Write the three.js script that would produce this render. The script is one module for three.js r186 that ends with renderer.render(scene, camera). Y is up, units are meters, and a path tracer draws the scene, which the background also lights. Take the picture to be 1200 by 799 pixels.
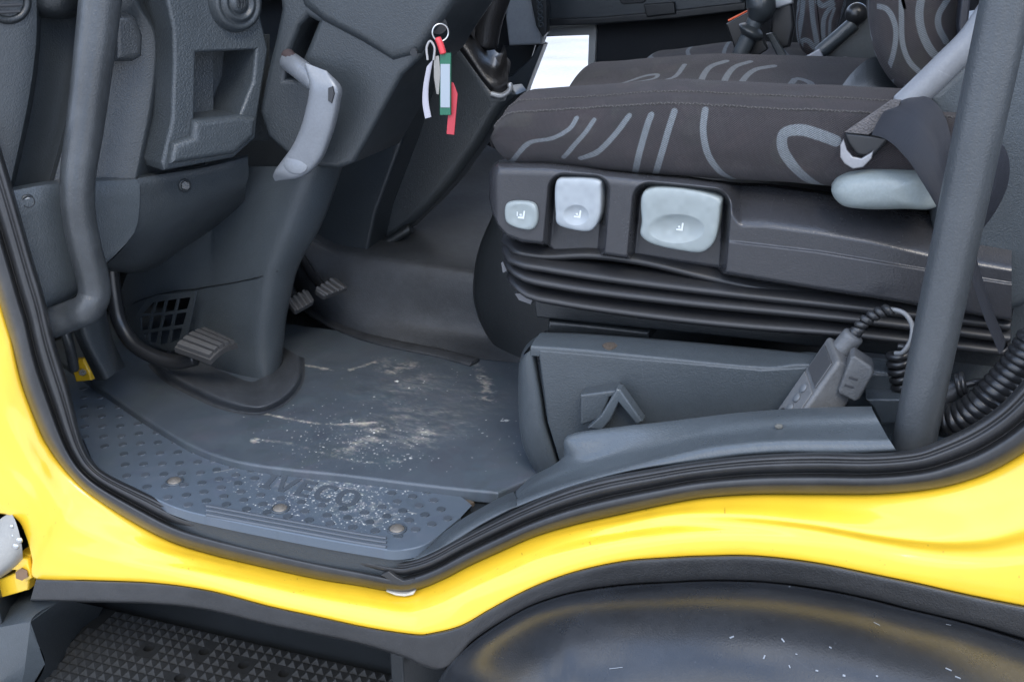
import * as THREE from 'three';
import { RoundedBoxGeometry } from 'three/addons/geometries/RoundedBoxGeometry.js';
import { mergeGeometries } from 'three/addons/utils/BufferGeometryUtils.js';
import { FontLoader } from 'three/addons/loaders/FontLoader.js';
import { TextGeometry } from 'three/addons/geometries/TextGeometry.js';
import { ImprovedNoise } from 'three/addons/math/ImprovedNoise.js';

// ------------------------------------------------------------------ camera, sky, sun, exposure
// metres; x runs to the rear of the truck, y up, z out of the driver's door; cab floor y = 0, door plane z = 0
const V = (x, y, z) => new THREE.Vector3(x, y, z);
const scene = new THREE.Scene();
const FPX = 1150, PITCH = 22 * Math.PI / 180, YAW = 18 * Math.PI / 180;
const EYE = V(0, 0.70, 0.95);
const camera = new THREE.PerspectiveCamera(2 * Math.atan(399.5 / FPX) * 180 / Math.PI, 1024 / 681, 0.02, 400);
const FWD = V(-Math.sin(YAW) * Math.cos(PITCH), -Math.sin(PITCH), -Math.cos(YAW) * Math.cos(PITCH));
const RGT = V(Math.cos(YAW), 0, -Math.sin(YAW));
const UPV = V(-Math.sin(YAW) * Math.sin(PITCH), Math.cos(PITCH), -Math.cos(YAW) * Math.sin(PITCH));
camera.position.copy(EYE);
camera.lookAt(EYE.clone().add(FWD));
scene.add(camera);

const renderer = new THREE.WebGLRenderer({ antialias: true });
renderer.toneMapping = THREE.LinearToneMapping;
renderer.toneMappingExposure = 3.05;
renderer.shadowMap.enabled = true;

const noiseGen = new ImprovedNoise();
function fbm(x, y, z, oct = 5) { let a = 0.5, s = 0, f = 1; for (let i = 0; i < oct; i++) { s += a * noiseGen.noise(x * f, y * f, z * f); a *= 0.5; f *= 2.03; } return s; }
{ // bright, mostly cloudy sky
  const w = 512, h = 256, d = new Float32Array(w * h * 4);
  for (let j = 0; j < h; j++) for (let i = 0; i < w; i++) {
    const el = ((j + 0.5) / h - 0.5) * Math.PI, az = (i + 0.5) / w * 2 * Math.PI;
    const x = Math.cos(el) * Math.cos(az), y = Math.sin(el), z = Math.cos(el) * Math.sin(az);
    const up = Math.max(y, 0);
    const c = THREE.MathUtils.smoothstep(fbm(x * 2.2 + 7, y * 3.4, z * 2.2 + 3, 5), -0.16, 0.2);
    const blue = [0.40 - 0.12 * up, 0.58 - 0.10 * up, 0.92];
    const white = 1.1 + 0.25 * up + 0.45 * fbm(x * 5, y * 6 + 9, z * 5, 4);
    const k = (j * w + i) * 4;
    for (let m = 0; m < 3; m++) d[k + m] = blue[m] * (1 - c) + white * [0.97, 1, 1.06][m] * c;
    d[k + 3] = 1;
  }
  const sky = new THREE.DataTexture(d, w, h, THREE.RGBAFormat, THREE.FloatType);
  sky.mapping = THREE.EquirectangularReflectionMapping; sky.magFilter = sky.minFilter = THREE.LinearFilter; sky.needsUpdate = true;
  scene.background = sky; scene.environment = sky;
}
const sun = new THREE.DirectionalLight(0xfff4e4, 0.6);
sun.position.set(2.4, 6, 4.4); sun.target.position.set(-0.4, 0, -0.3);
sun.castShadow = true; sun.shadow.radius = 45; sun.shadow.mapSize.set(2048, 2048);
sun.shadow.camera.left = sun.shadow.camera.bottom = -4; sun.shadow.camera.right = sun.shadow.camera.top = 4; sun.shadow.camera.far = 20;
scene.add(sun); scene.add(sun.target);

// ------------------------------------------------------------------ helpers
let seed = 12345;
const rnd = () => { seed = (seed * 1664525 + 1013904223) >>> 0; return seed / 4294967296; };
const rr = (a, b) => a + (b - a) * rnd();
// planes that a traced outline lies on: number = the plane z = n
const PX = (x) => ({ n: V(1, 0, 0), d: x, e1: V(0, 0, -1), e2: V(0, 1, 0) });
const PY = (y) => ({ n: V(0, 1, 0), d: y, e1: V(1, 0, 0), e2: V(0, 0, -1) });
const PZ = (z) => ({ n: V(0, 0, 1), d: z, e1: V(1, 0, 0), e2: V(0, 1, 0) });
const nD = V(0.8944, 0, 0.4472);
const PD = (o = 0) => ({ n: nD, d: -0.9168 + o, e1: V(0.4472, 0, -0.8944), e2: V(0, 1, 0) });      // the slanted face of the dashboard
const plane = (p) => typeof p === 'number' ? PZ(p) : p;
function P(px, py, pl) {
  pl = plane(pl);
  const dir = FWD.clone().addScaledVector(RGT, (px - 600) / FPX).addScaledVector(UPV, -(py - 399.5) / FPX);
  return EYE.clone().addScaledVector(dir, (pl.d - EYE.dot(pl.n)) / dir.dot(pl.n));
}
function proj(p) { const q = p.clone().sub(EYE), f = q.dot(FWD); return [600 + FPX * q.dot(RGT) / f, 399.5 - FPX * q.dot(UPV) / f, f]; }
const C = (pts, pl) => pts.map((q) => P(q[0], q[1], q.length > 2 ? q[2] : pl));
// normals weighted by face area, split where faces meet at more than the angle
function toCreasedNormals(g, ang) {
  if (g.index) g = g.toNonIndexed();
  const p = g.attributes.position, n = p.count / 3, fn = [], map = new Map(), co = Math.cos(ang), a = V(), b = V(), c = V();
  const key = (i) => Math.round(p.getX(i) * 2e5) + ',' + Math.round(p.getY(i) * 2e5) + ',' + Math.round(p.getZ(i) * 2e5);
  for (let f = 0; f < n; f++) {
    a.fromBufferAttribute(p, f * 3); b.fromBufferAttribute(p, f * 3 + 1); c.fromBufferAttribute(p, f * 3 + 2);
    const w = b.clone().sub(a).cross(c.clone().sub(a)), l = w.length(); fn.push([w, l > 0 ? w.clone().divideScalar(l) : V(0, 1, 0)]);
    for (let k = 0; k < 3; k++) { const q = key(f * 3 + k); let m = map.get(q); if (!m) map.set(q, m = []); m.push(f); }
  }
  const nr = new Float32Array(p.count * 3), sum = V();
  for (let i = 0; i < p.count; i++) { const me = fn[Math.floor(i / 3)][1]; sum.set(0, 0, 0); for (const f of map.get(key(i))) if (fn[f][1].dot(me) >= co) sum.add(fn[f][0]); if (sum.lengthSq() === 0) sum.copy(me); sum.normalize(); nr[i * 3] = sum.x; nr[i * 3 + 1] = sum.y; nr[i * 3 + 2] = sum.z; }
  g.setAttribute('normal', new THREE.BufferAttribute(nr, 3));
  return g;
}
function boxUV(g) {   // uv in metres, by the main direction of each face
  if (g.index) g = g.toNonIndexed();
  const p = g.attributes.position, uv = new Float32Array(p.count * 2), a = V(), b = V(), c = V();
  for (let i = 0; i < p.count; i += 3) {
    a.fromBufferAttribute(p, i); b.fromBufferAttribute(p, i + 1); c.fromBufferAttribute(p, i + 2);
    const n = b.clone().sub(a).cross(c.clone().sub(a));
    const ax = Math.abs(n.x), ay = Math.abs(n.y), az = Math.abs(n.z);
    [a, b, c].forEach((q, k) => { const u = (ax > ay && ax > az) ? [q.z, q.y] : ay > az ? [q.x, q.z] : [q.x, q.y]; uv[(i + k) * 2] = u[0]; uv[(i + k) * 2 + 1] = u[1]; });
  }
  g.setAttribute('uv', new THREE.BufferAttribute(uv, 2));
  return g;
}
function grid(rows, closeU = false) {   // rows[j][i] = Vector3 -> smooth surface, uv in metres
  const nv = rows.length, nu = rows[0].length, pos = [], uv = [], idx = [];
  const mj = rows[nv >> 1], ml = [0];
  for (let i = 1; i < nu; i++) ml.push(ml[i - 1] + mj[i].distanceTo(mj[i - 1]));
  const vl = [0]; for (let j = 1; j < nv; j++) vl.push(vl[j - 1] + rows[j][nu >> 1].distanceTo(rows[j - 1][nu >> 1]));
  for (let j = 0; j < nv; j++) for (let i = 0; i < nu; i++) { const q = rows[j][i]; pos.push(q.x, q.y, q.z); uv.push(ml[i], vl[j]); }
  for (let j = 0; j < nv - 1; j++) for (let i = 0; i < nu - 1; i++) { const a = j * nu + i, b = a + 1, c = a + nu, e = c + 1; idx.push(a, c, b, b, c, e); }
  const g = new THREE.BufferGeometry();
  g.setAttribute('position', new THREE.Float32BufferAttribute(pos, 3)); g.setAttribute('uv', new THREE.Float32BufferAttribute(uv, 2)); g.setIndex(idx);
  g.computeVertexNormals();
  return g;
}
// the same surface with an opening where the traced outline lies
function cutGrid(rows, poly) {
  const g = grid(rows), nu = rows[0].length, id = g.index.array, keep = [], inside = ([x, y]) => { let c = false; for (let i = 0, j = poly.length - 1; i < poly.length; j = i++) { const [xi, yi] = poly[i], [xj, yj] = poly[j]; if ((yi > y) !== (yj > y) && x < (xj - xi) * (y - yi) / (yj - yi) + xi) c = !c; } return c; };
  const v = (k) => rows[Math.floor(k / nu)][k % nu];
  for (let t = 0; t < id.length; t += 3) { const c = v(id[t]).clone().add(v(id[t + 1])).add(v(id[t + 2])).divideScalar(3); if (!inside(proj(c))) keep.push(id[t], id[t + 1], id[t + 2]); }
  g.setIndex(keep); return g;
}
// surface through traced lines; sv > 1 rounds it across the lines
function loftRows(curves, nu = 60, sv = 4) {
  const R = curves.map((c) => { const k = new THREE.CatmullRomCurve3(c, false, 'catmullrom', 0.5); const o = []; for (let i = 0; i <= nu; i++) o.push(k.getPoint(i / nu)); return o; });
  if (sv <= 1) return R;
  const rows = []; const n = (R.length - 1) * sv;
  const cols = []; for (let i = 0; i <= nu; i++) cols.push(new THREE.CatmullRomCurve3(R.map((r) => r[i]), false, 'centripetal'));
  for (let j = 0; j <= n; j++) rows.push(cols.map((c) => c.getPoint(j / n)));
  return rows;
}
function loft(curves, nu = 60, sv = 4, crease = 0) {
  let g = grid(loftRows(curves, nu, sv));
  if (crease) g = toCreasedNormals(g, crease);
  return g;
}
// points of a surface's rows that lie nearest to traced pixels, lifted a little toward the door
function onRows(rows, pts, lift) {
  const pj = rows.map((r) => r.map((p) => proj(p)));
  return pts.map(([x, y]) => { let b = 1e9, o; pj.forEach((r, j) => r.forEach((q, i) => { const d = (q[0] - x) ** 2 + (q[1] - y) ** 2; if (d < b) { b = d; o = rows[j][i]; } })); return o.clone().lerp(EYE, lift / o.distanceTo(EYE)); });
}
// outline traced on a plane -> bevelled slab whose front face is that plane
function slab(pts, pl, depth, bevel = 0.003, o = {}) {
  pl = plane(pl);
  const O = pl.n.clone().multiplyScalar(pl.d);
  const to2 = (q) => { const p = q.isVector3 ? q : P(q[0], q[1], pl); const r = p.clone().sub(O); return new THREE.Vector2(r.dot(pl.e1), r.dot(pl.e2)); };
  let v = pts.map(to2);
  const smooth = (v, n) => { const k = new THREE.CatmullRomCurve3(v.map((p) => V(p.x, p.y, 0)), true, 'centripetal'); return k.getPoints(n).slice(0, -1).map((p) => new THREE.Vector2(p.x, p.y)); };
  if (o.smooth) v = smooth(v, o.smooth);
  if (o.round) v = roundPoly(v, o.round);
  const sh = new THREE.Shape(v);
  for (const h of o.holes || []) { let hv = h.map(to2); if (o.roundHoles) hv = roundPoly(hv, o.roundHoles); sh.holes.push(new THREE.Path(hv)); }
  let g = new THREE.ExtrudeGeometry(sh, { depth: Math.max(depth - 2 * bevel, 0.0004), bevelEnabled: bevel > 0, bevelSize: bevel, bevelThickness: bevel, bevelOffset: -bevel, bevelSegments: o.bs || 3, curveSegments: 8 });
  g.translate(0, 0, -depth + bevel);
  const m = new THREE.Matrix4().makeBasis(pl.e1, pl.e2, pl.n).setPosition(O);
  g.applyMatrix4(m);
  g = toCreasedNormals(g, o.crease || 0.6);
  return boxUV(g);
}
function roundPoly(v, r) {
  const out = [], n = v.length;
  for (let i = 0; i < n; i++) {
    const a = v[(i + n - 1) % n], b = v[i], c = v[(i + 1) % n];
    const d1 = a.clone().sub(b), d2 = c.clone().sub(b), k = Math.min(r, d1.length() * 0.45, d2.length() * 0.45);
    const p = b.clone().add(d1.setLength(k)), q = b.clone().add(d2.setLength(k));
    for (let s = 0; s <= 5; s++) { const t = s / 5; out.push(new THREE.Vector2((1 - t) * (1 - t) * p.x + 2 * t * (1 - t) * b.x + t * t * q.x, (1 - t) * (1 - t) * p.y + 2 * t * (1 - t) * b.y + t * t * q.y)); }
  }
  return out;
}
// round or oval bar along points, closed at both ends
function bar(pts, ra, rb = ra, seg = 48, rad = 16, tens = 'centripetal') {
  const k = new THREE.CatmullRomCurve3(pts, false, tens, 0.5), fr = k.computeFrenetFrames(seg, false);
  const rows = [];
  const ring = (p, N, B, a, b) => { const r = []; for (let i = 0; i <= rad; i++) { const t = i / rad * 2 * Math.PI; r.push(p.clone().addScaledVector(N, Math.cos(t) * a).addScaledVector(B, Math.sin(t) * b)); } return r; };
  for (let j = 0; j <= seg; j++) {
    const p = k.getPointAt(j / seg), T = k.getTangentAt(j / seg);
    let N, B;
    if (ra === rb || typeof ra === 'function') { N = fr.normals[j]; B = fr.binormals[j]; } else { N = V(0, 1, 0).cross(T).normalize(); B = T.clone().cross(N).normalize(); }
    const A = typeof ra === 'function' ? ra(j / seg) : ra, Bb = typeof ra === 'function' ? A : rb;
    if (j === 0) for (const [s, c] of [[0.999, 0.02], [0.9, 0.45], [0.45, 0.9]]) rows.push(ring(p.clone().addScaledVector(T, -s * Math.min(A, Bb) * 0.4), N, B, A * c, Bb * c));
    rows.push(ring(p, N, B, A, Bb));
    if (j === seg) for (const [s, c] of [[0.45, 0.9], [0.9, 0.45], [0.999, 0.02]]) rows.push(ring(p.clone().addScaledVector(T, s * Math.min(A, Bb) * 0.4), N, B, A * c, Bb * c));
  }
  return grid(rows);
}
function helix(pts, R, r, turns, seg) {
  const k = new THREE.CatmullRomCurve3(pts), n = seg, fr = k.computeFrenetFrames(n, false), q = [];
  for (let j = 0; j <= n; j++) { const t = j / n * turns * 2 * Math.PI; q.push(k.getPointAt(j / n).addScaledVector(fr.normals[j], R * Math.cos(t)).addScaledVector(fr.binormals[j], R * Math.sin(t))); }
  return bar(q, r, r, n * 2, 8);
}
// soft-edged cushion shape over a convex traced outline
function pillow(pts, pl, depth, pw = 4, n = 72, dish = null) {
  pl = plane(pl);
  const k = new THREE.CatmullRomCurve3(pts.map((q) => P(q[0], q[1], pl)), true, 'centripetal').getPoints(n), c = V(); k.slice(0, -1).forEach((p) => c.addScaledVector(p, 1 / n));
  const rows = [k.map((p) => p.clone().addScaledVector(pl.n, -depth))];
  const NR = dish ? 60 : 14;
  for (let j = 0; j <= NR; j++) { const t = j / NR * Math.PI / 2, f = dish ? 1 - Math.pow(j / NR, 1.7) : Math.pow(Math.cos(t), 2 / pw), h = dish ? Math.pow(1 - Math.pow(f, pw), 1 / pw) : Math.pow(Math.sin(t), 2 / pw); rows.push(k.map((p) => c.clone().lerp(p, Math.max(f, 0.001)).addScaledVector(pl.n, -depth * 0.5 * (1 - h)))); }
  if (dish) for (const r of rows.slice(2)) for (const p of r) { const q = proj(p), d = ((q[0] - dish[0]) / dish[2]) ** 2 + ((q[1] - dish[1]) / dish[3]) ** 2; if (d < 1) p.addScaledVector(pl.n, -dish[4] * (1 - d)); }
  return boxUV(grid(rows));
}
// flat bar between two traced edges, rounded across
function ribbon(L, Rr, pl, th, pw = 3, nu = 50) {
  pl = plane(pl); const a = new THREE.CatmullRomCurve3(C(L, pl), false, 'centripetal'), b = new THREE.CatmullRomCurve3(C(Rr, pl), false, 'centripetal'), rows = [];
  for (let i = 0; i <= nu; i++) { const p = a.getPoint(i / nu), q = b.getPoint(i / nu), m = p.clone().lerp(q, 0.5), h = q.clone().sub(p).multiplyScalar(0.5), r = []; const e = Math.min(1, Math.sin(Math.min(i, nu - i) / nu * 8 + 0.12)); const ee = (i / nu * 8 > 1.4 && (nu - i) / nu * 8 > 1.4) ? 1 : e;
    for (let j = 0; j <= 32; j++) { const t = j / 32 * 2 * Math.PI, cx = Math.cos(t), sy = Math.sin(t), s = (v) => Math.sign(v) * Math.pow(Math.abs(v), 2 / pw); r.push(m.clone().addScaledVector(h, s(cx)).addScaledVector(pl.n, th / 2 * s(sy) * ee - th / 2)); } rows.push(r); }
  return boxUV(grid(rows));
}
const rbox = (w, h, d, r = 0.003, s = 2) => boxUV(new RoundedBoxGeometry(w, h, d, s, Math.min(r, w / 2.01, h / 2.01, d / 2.01)));
const place = (g, p, rx = 0, ry = 0, rz = 0) => { g.applyMatrix4(new THREE.Matrix4().compose(p, new THREE.Quaternion().setFromEuler(new THREE.Euler(rx, ry, rz)), V(1, 1, 1))); return g; };
// put a geometry built round z (facing +z) onto direction n
const face = (g, p, n, up = V(0, 1, 0)) => { const z = n.clone().normalize(), x = up.clone().cross(z).normalize(), y = z.clone().cross(x); g.applyMatrix4(new THREE.Matrix4().makeBasis(x, y, z).setPosition(p)); return g; };
const cyl = (r0, r1, h, n = 24) => new THREE.CylinderGeometry(r0, r1, h, n);
const names = {};
function numbered(n) { names[n] = (names[n] || 0) + 1; return names[n] === 1 ? n : n + '_' + String(names[n] - 1).padStart(3, '0'); }
function mesh(name, g, m, parent) {
  if (Array.isArray(g)) g = mergeGeometries(g.map((x) => { x = x.index ? x.toNonIndexed() : x; for (const k of Object.keys(x.attributes)) if (!['position', 'normal', 'uv'].includes(k)) x.deleteAttribute(k); return x; }));
  const o = new THREE.Mesh(g, m); o.name = name; o.castShadow = o.receiveShadow = true;
  if (parent) parent.add(o);
  return o;
}
const things = [];
function thing(name, label, category, group) {
  const o = new THREE.Group(); o.name = numbered(name); o.userData = { label, category }; if (group) o.userData.group = group;
  scene.add(o); things.push(o); return o;
}
function solo(name, g, m, label, category, group) {
  const o = mesh(numbered(name), g, m, scene); o.userData = { label, category }; if (group) o.userData.group = group; return o;
}
function structure(name, g, m) { const o = mesh(numbered(name), g, m, scene); o.userData.kind = 'structure'; return o; }

// ------------------------------------------------------------------ textures and materials
function dataTex(n, fn, srgb, size) {
  const d = new Uint8Array(n * n * 4);
  for (let j = 0; j < n; j++) for (let i = 0; i < n; i++) { const c = fn(i, j); const k = (j * n + i) * 4; for (let m = 0; m < 3; m++) d[k + m] = Math.max(0, Math.min(255, Math.round(255 * (c.length ? c[m] : c)))); d[k + 3] = 255; }
  const t = new THREE.DataTexture(d, n, n); t.wrapS = t.wrapT = THREE.RepeatWrapping; t.magFilter = THREE.LinearFilter; t.minFilter = THREE.LinearMipmapLinearFilter; t.generateMipmaps = true;
  if (srgb) t.colorSpace = THREE.SRGBColorSpace; t.repeat.set(1 / size, 1 / size); t.needsUpdate = true; return t;
}
const RN = new Float32Array(512 * 512); for (let i = 0; i < RN.length; i++) RN[i] = rnd();
const tn = (x, y, f, n) => { // tileable value noise
  x = x / n * f; y = y / n * f; const xi = Math.floor(x), yi = Math.floor(y), u = x - xi, v = y - yi, s = (q) => q * q * (3 - 2 * q);
  const h = (a, b) => RN[((b % f + f) % f) * 512 + ((a % f + f) % f)];
  const a = h(xi, yi), b = h(xi + 1, yi), c = h(xi, yi + 1), d = h(xi + 1, yi + 1);
  return a + (b - a) * s(u) + (c - a) * s(v) + (a - b - c + d) * s(u) * s(v);
};
// leathery moulding grain of the plastics
const grainBump = dataTex(512, (i, j) => 0.55 * tn(i, j, 160, 512) + 0.3 * tn(i, j, 80, 512) + 0.15 * tn(i, j, 300, 512), false, 0.16);
const coarseBump = dataTex(512, (i, j) => 0.6 * tn(i, j, 60, 512) + 0.4 * tn(i, j, 120, 512), false, 0.10);
// handled plastic: faint patches, dust specks and fine scratches
function wornTex(strength, specks, scratches, size, tint = [1, 0.98, 0.94]) {
  const n = 1024, a = new Float32Array(n * n);
  for (let j = 0; j < n; j++) for (let i = 0; i < n; i++) a[j * n + i] = 1 - strength * (0.5 * tn(i, j, 6, n) + 0.3 * tn(i, j, 23, n) + 0.2 * tn(i, j, 97, n)) + 0.05 * (tn(i, j, 400, n) - 0.5);
  const add = new Float32Array(n * n);
  for (let s = 0; s < specks; s++) { const x = rnd() * n, y = rnd() * n, r = 0.5 + 1.6 * rnd() * rnd(), v = rr(0.15, 0.8); for (let dj = -3; dj <= 3; dj++) for (let di = -3; di <= 3; di++) if (di * di + dj * dj <= r * r) add[((Math.floor(y + dj) + n) % n) * n + (Math.floor(x + di) + n) % n] = v; }
  for (let s = 0; s < scratches; s++) { let x = rnd() * n, y = rnd() * n; const an = rnd() * 6.28, L = rr(8, 60), v = rr(0.05, 0.35); for (let k = 0; k < L; k++) { x += Math.cos(an); y += Math.sin(an); add[((Math.floor(y) % n + n) % n) * n + (Math.floor(x) % n + n) % n] = v; } }
  return dataTex(n, (i, j) => { const k = j * n + i; const b = a[k] * 0.96; return [b + add[k] * 0.5 * tint[0], b + add[k] * 0.5 * tint[1], b + add[k] * 0.5 * tint[2]]; }, true, size);
}
const worn = wornTex(0.13, 140, 50, 0.7), wornDusty = wornTex(0.34, 900, 120, 0.6), wornGloss = wornTex(0.25, 60, 70, 0.5);
const roughVar = dataTex(512, (i, j) => { const v = 0.76 + 0.16 * (0.5 * tn(i, j, 9, 512) + 0.5 * tn(i, j, 41, 512)) + 0.08 * tn(i, j, 200, 512); return [1, v, 1]; }, false, 0.4);
const M = (rgb, rough, o = {}) => { const m = new THREE.MeshPhysicalMaterial({ roughness: rough, side: THREE.DoubleSide, ...o }); m.color.setRGB(...rgb); return m; };
const plastic = M([0.0565, 0.0673, 0.0754], 0.37, { map: worn, roughnessMap: roughVar, bumpMap: grainBump, bumpScale: 0.00035 });
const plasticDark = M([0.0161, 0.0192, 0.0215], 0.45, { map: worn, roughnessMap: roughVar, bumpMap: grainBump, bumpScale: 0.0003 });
const plasticMid = M([0.0361, 0.0430, 0.0482], 0.38, { map: worn, roughnessMap: roughVar, bumpMap: grainBump, bumpScale: 0.00035 });
const plasticGrain = M([0.0545, 0.0649, 0.0727], 0.4, { map: worn, roughnessMap: roughVar, bumpMap: coarseBump, bumpScale: 0.0006 });
const plasticWarm = M([0.0384, 0.0391, 0.0434], 0.29, { map: worn, roughnessMap: roughVar, bumpMap: grainBump, bumpScale: 0.0002 });
const trimMat = M([0.0754, 0.0898, 0.1006], 0.33, { map: worn, roughnessMap: roughVar, bumpMap: grainBump, bumpScale: 0.00025 });
const rubber = M([0.0360, 0.0368, 0.0384], 0.38, { map: wornDusty, roughnessMap: roughVar });
const rubberSoft = M([0.0496, 0.0533, 0.0589], 0.45, { map: wornDusty, roughnessMap: roughVar, bumpMap: grainBump, bumpScale: 0.0002 });
const bellowsMat = M([0.0225, 0.0232, 0.0255], 0.5, { map: worn, roughnessMap: roughVar });
const gloss = M([0.02, 0.021, 0.023], 0.3, { map: worn });
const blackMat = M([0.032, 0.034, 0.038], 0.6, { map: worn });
const handleMat = M([0.0633, 0.0703, 0.0759], 0.36, { map: wornDusty, roughnessMap: roughVar, bumpMap: grainBump, bumpScale: 0.0003 });
const poleMat = M([0.0617, 0.0686, 0.0741], 0.38, { map: worn, roughnessMap: roughVar, bumpMap: grainBump, bumpScale: 0.0003 });
const fenderMat = M([0.030, 0.033, 0.038], 0.33, { bumpMap: grainBump, bumpScale: 0.00012, map: wornDusty, roughnessMap: roughVar });
const trimBlack = M([0.0338, 0.0345, 0.0360], 0.42, { map: wornDusty, roughnessMap: roughVar, bumpMap: grainBump, bumpScale: 0.0003 });
const yellow = M([0.74, 0.465, 0.022], 0.45, { clearcoat: 0.9, clearcoatRoughness: 0.09, map: dataTex(512, (i, j) => 0.97 + 0.03 * tn(i, j, 40, 512) - (tn(i, j, 130, 512) > 0.975 ? 0.25 : 0), true, 0.6) });
const silver = M([0.50, 0.52, 0.54], 0.42, { metalness: 0.55, map: worn, roughnessMap: roughVar });
const leverMat = M([0.20, 0.215, 0.235], 0.42, { metalness: 0.2, map: worn, roughnessMap: roughVar });
const steel = M([0.55, 0.55, 0.54], 0.35, { metalness: 0.9, map: worn, roughnessMap: roughVar });
const rust = M([0.16, 0.10, 0.06], 0.85, { map: wornDusty });
const buttonMat = M([0.2700, 0.2970, 0.3150], 0.38, { map: dataTex(256, (i, j) => 0.93 + 0.07 * tn(i, j, 30, 256), true, 0.2) });
const buttonMat2 = M([0.2250, 0.2565, 0.2565], 0.38, { map: dataTex(256, (i, j) => 0.93 + 0.07 * tn(i, j, 30, 256), true, 0.2) });
const iconMat = M([0.5, 0.53, 0.54], 0.6);
const whiteFrame = M([0.55, 0.54, 0.50], 0.6);
const glass = M([1, 1, 1], 0.02, { transmission: 1, thickness: 0, ior: 1.5 });
const belt = M([0.016, 0.018, 0.025], 0.42, { bumpMap: dataTex(128, (i, j) => (((i + j * 2) >> 3) & 1) * 0.6 + ((j >> 2) & 1) * 0.4, false, 0.02), bumpScale: 0.0005 });
const remoteMat = M([0.13, 0.135, 0.14], 0.55, { map: wornDusty, roughnessMap: roughVar, bumpMap: coarseBump, bumpScale: 0.0003 });
const ink = (hex, r = 0.6) => M(new THREE.Color(hex).toArray(), r);

// ------------------------------------------------------------------ setting: ground, cab shell
{
  const g = new THREE.PlaneGeometry(240, 240); g.rotateX(-Math.PI / 2); g.translate(0, -1.05, 0);
  const uv = g.attributes.uv; for (let i = 0; i < uv.count; i++) uv.setXY(i, uv.getX(i) * 240, uv.getY(i) * 240);
  structure('ground', g, M([0.46, 0.45, 0.43], 0.9, { map: dataTex(512, (i, j) => 0.78 + 0.14 * tn(i, j, 9, 512) + 0.08 * tn(i, j, 200, 512), true, 6) }));
}
const wallMat = M([0.07, 0.078, 0.09], 0.8);
structure('floor', place(rbox(2.2, 0.05, 2.16, 0.004), V(-0.4, -0.035, -1.10)), plasticDark);
structure('roof', place(rbox(2.0, 0.05, 1.8, 0.01), V(-0.25, 1.45, -1.06)), M([0.45, 0.45, 0.44], 0.9));
structure('rear_wall', place(rbox(0.05, 1.5, 2.1, 0.01), V(0.68, 0.7, -1.06)), wallMat);
structure('front_wall', place(rbox(0.05, 0.95, 2.1, 0.01), V(-1.42, 0.42, -1.10)), plasticMid);

// ------------------------------------------------------------------ yellow body round the door opening
// traced pairs: seal outer edge -> lower edge of the painted sill, and where the crease lies between them
const SA = [[-40, 240], [-12, 320], [7, 382], [14, 405], [26, 453], [46, 505], [58, 527], [70, 544], [84, 560], [105, 579], [147, 607], [196, 633], [245, 649], [315, 666], [375, 679], [419, 686], [466, 694], [489, 691], [517, 680], [552, 662], [587, 646], [626, 629], [672, 615], [720, 604], [780, 591], [826, 583], [885, 579], [955, 579], [1025, 579], [1078, 575], [1117, 568], [1159, 554], [1200, 531], [1240, 500], [1270, 470], [1310, 415], [1345, 340], [1370, 240]];
const SB = [[-170, 300], [-150, 430], [-110, 540], [-60, 578], [-20, 598], [8, 603], [22, 612], [31, 632], [37, 655], [42, 678], [105, 680], [180, 683], [245, 692], [315, 710], [375, 723], [430, 735], [484, 743], [505, 742], [540, 733], [572, 715], [605, 697], [638, 682], [680, 668], [733, 657], [785, 653], [828, 651], [885, 651], [955, 659], [1025, 673], [1078, 684], [1117, 693], [1159, 702], [1200, 710], [1240, 718], [1270, 724], [1330, 738], [1400, 754], [1480, 772]];
const SM = [.34, .34, .34, .34, .34, .34, .34, .34, .35, .36, .36, .3, .22, .16, .14, .12, .1, .1, .1, .12, .14, .15, .17, .2, .22, .29, .36, .42, .48, .51, .51, .5, .48, .47, .46, .45, .44, .43];
const body = thing('truck_body', 'yellow painted truck door sill curving round the black rubber door seal', 'truck body');
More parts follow.
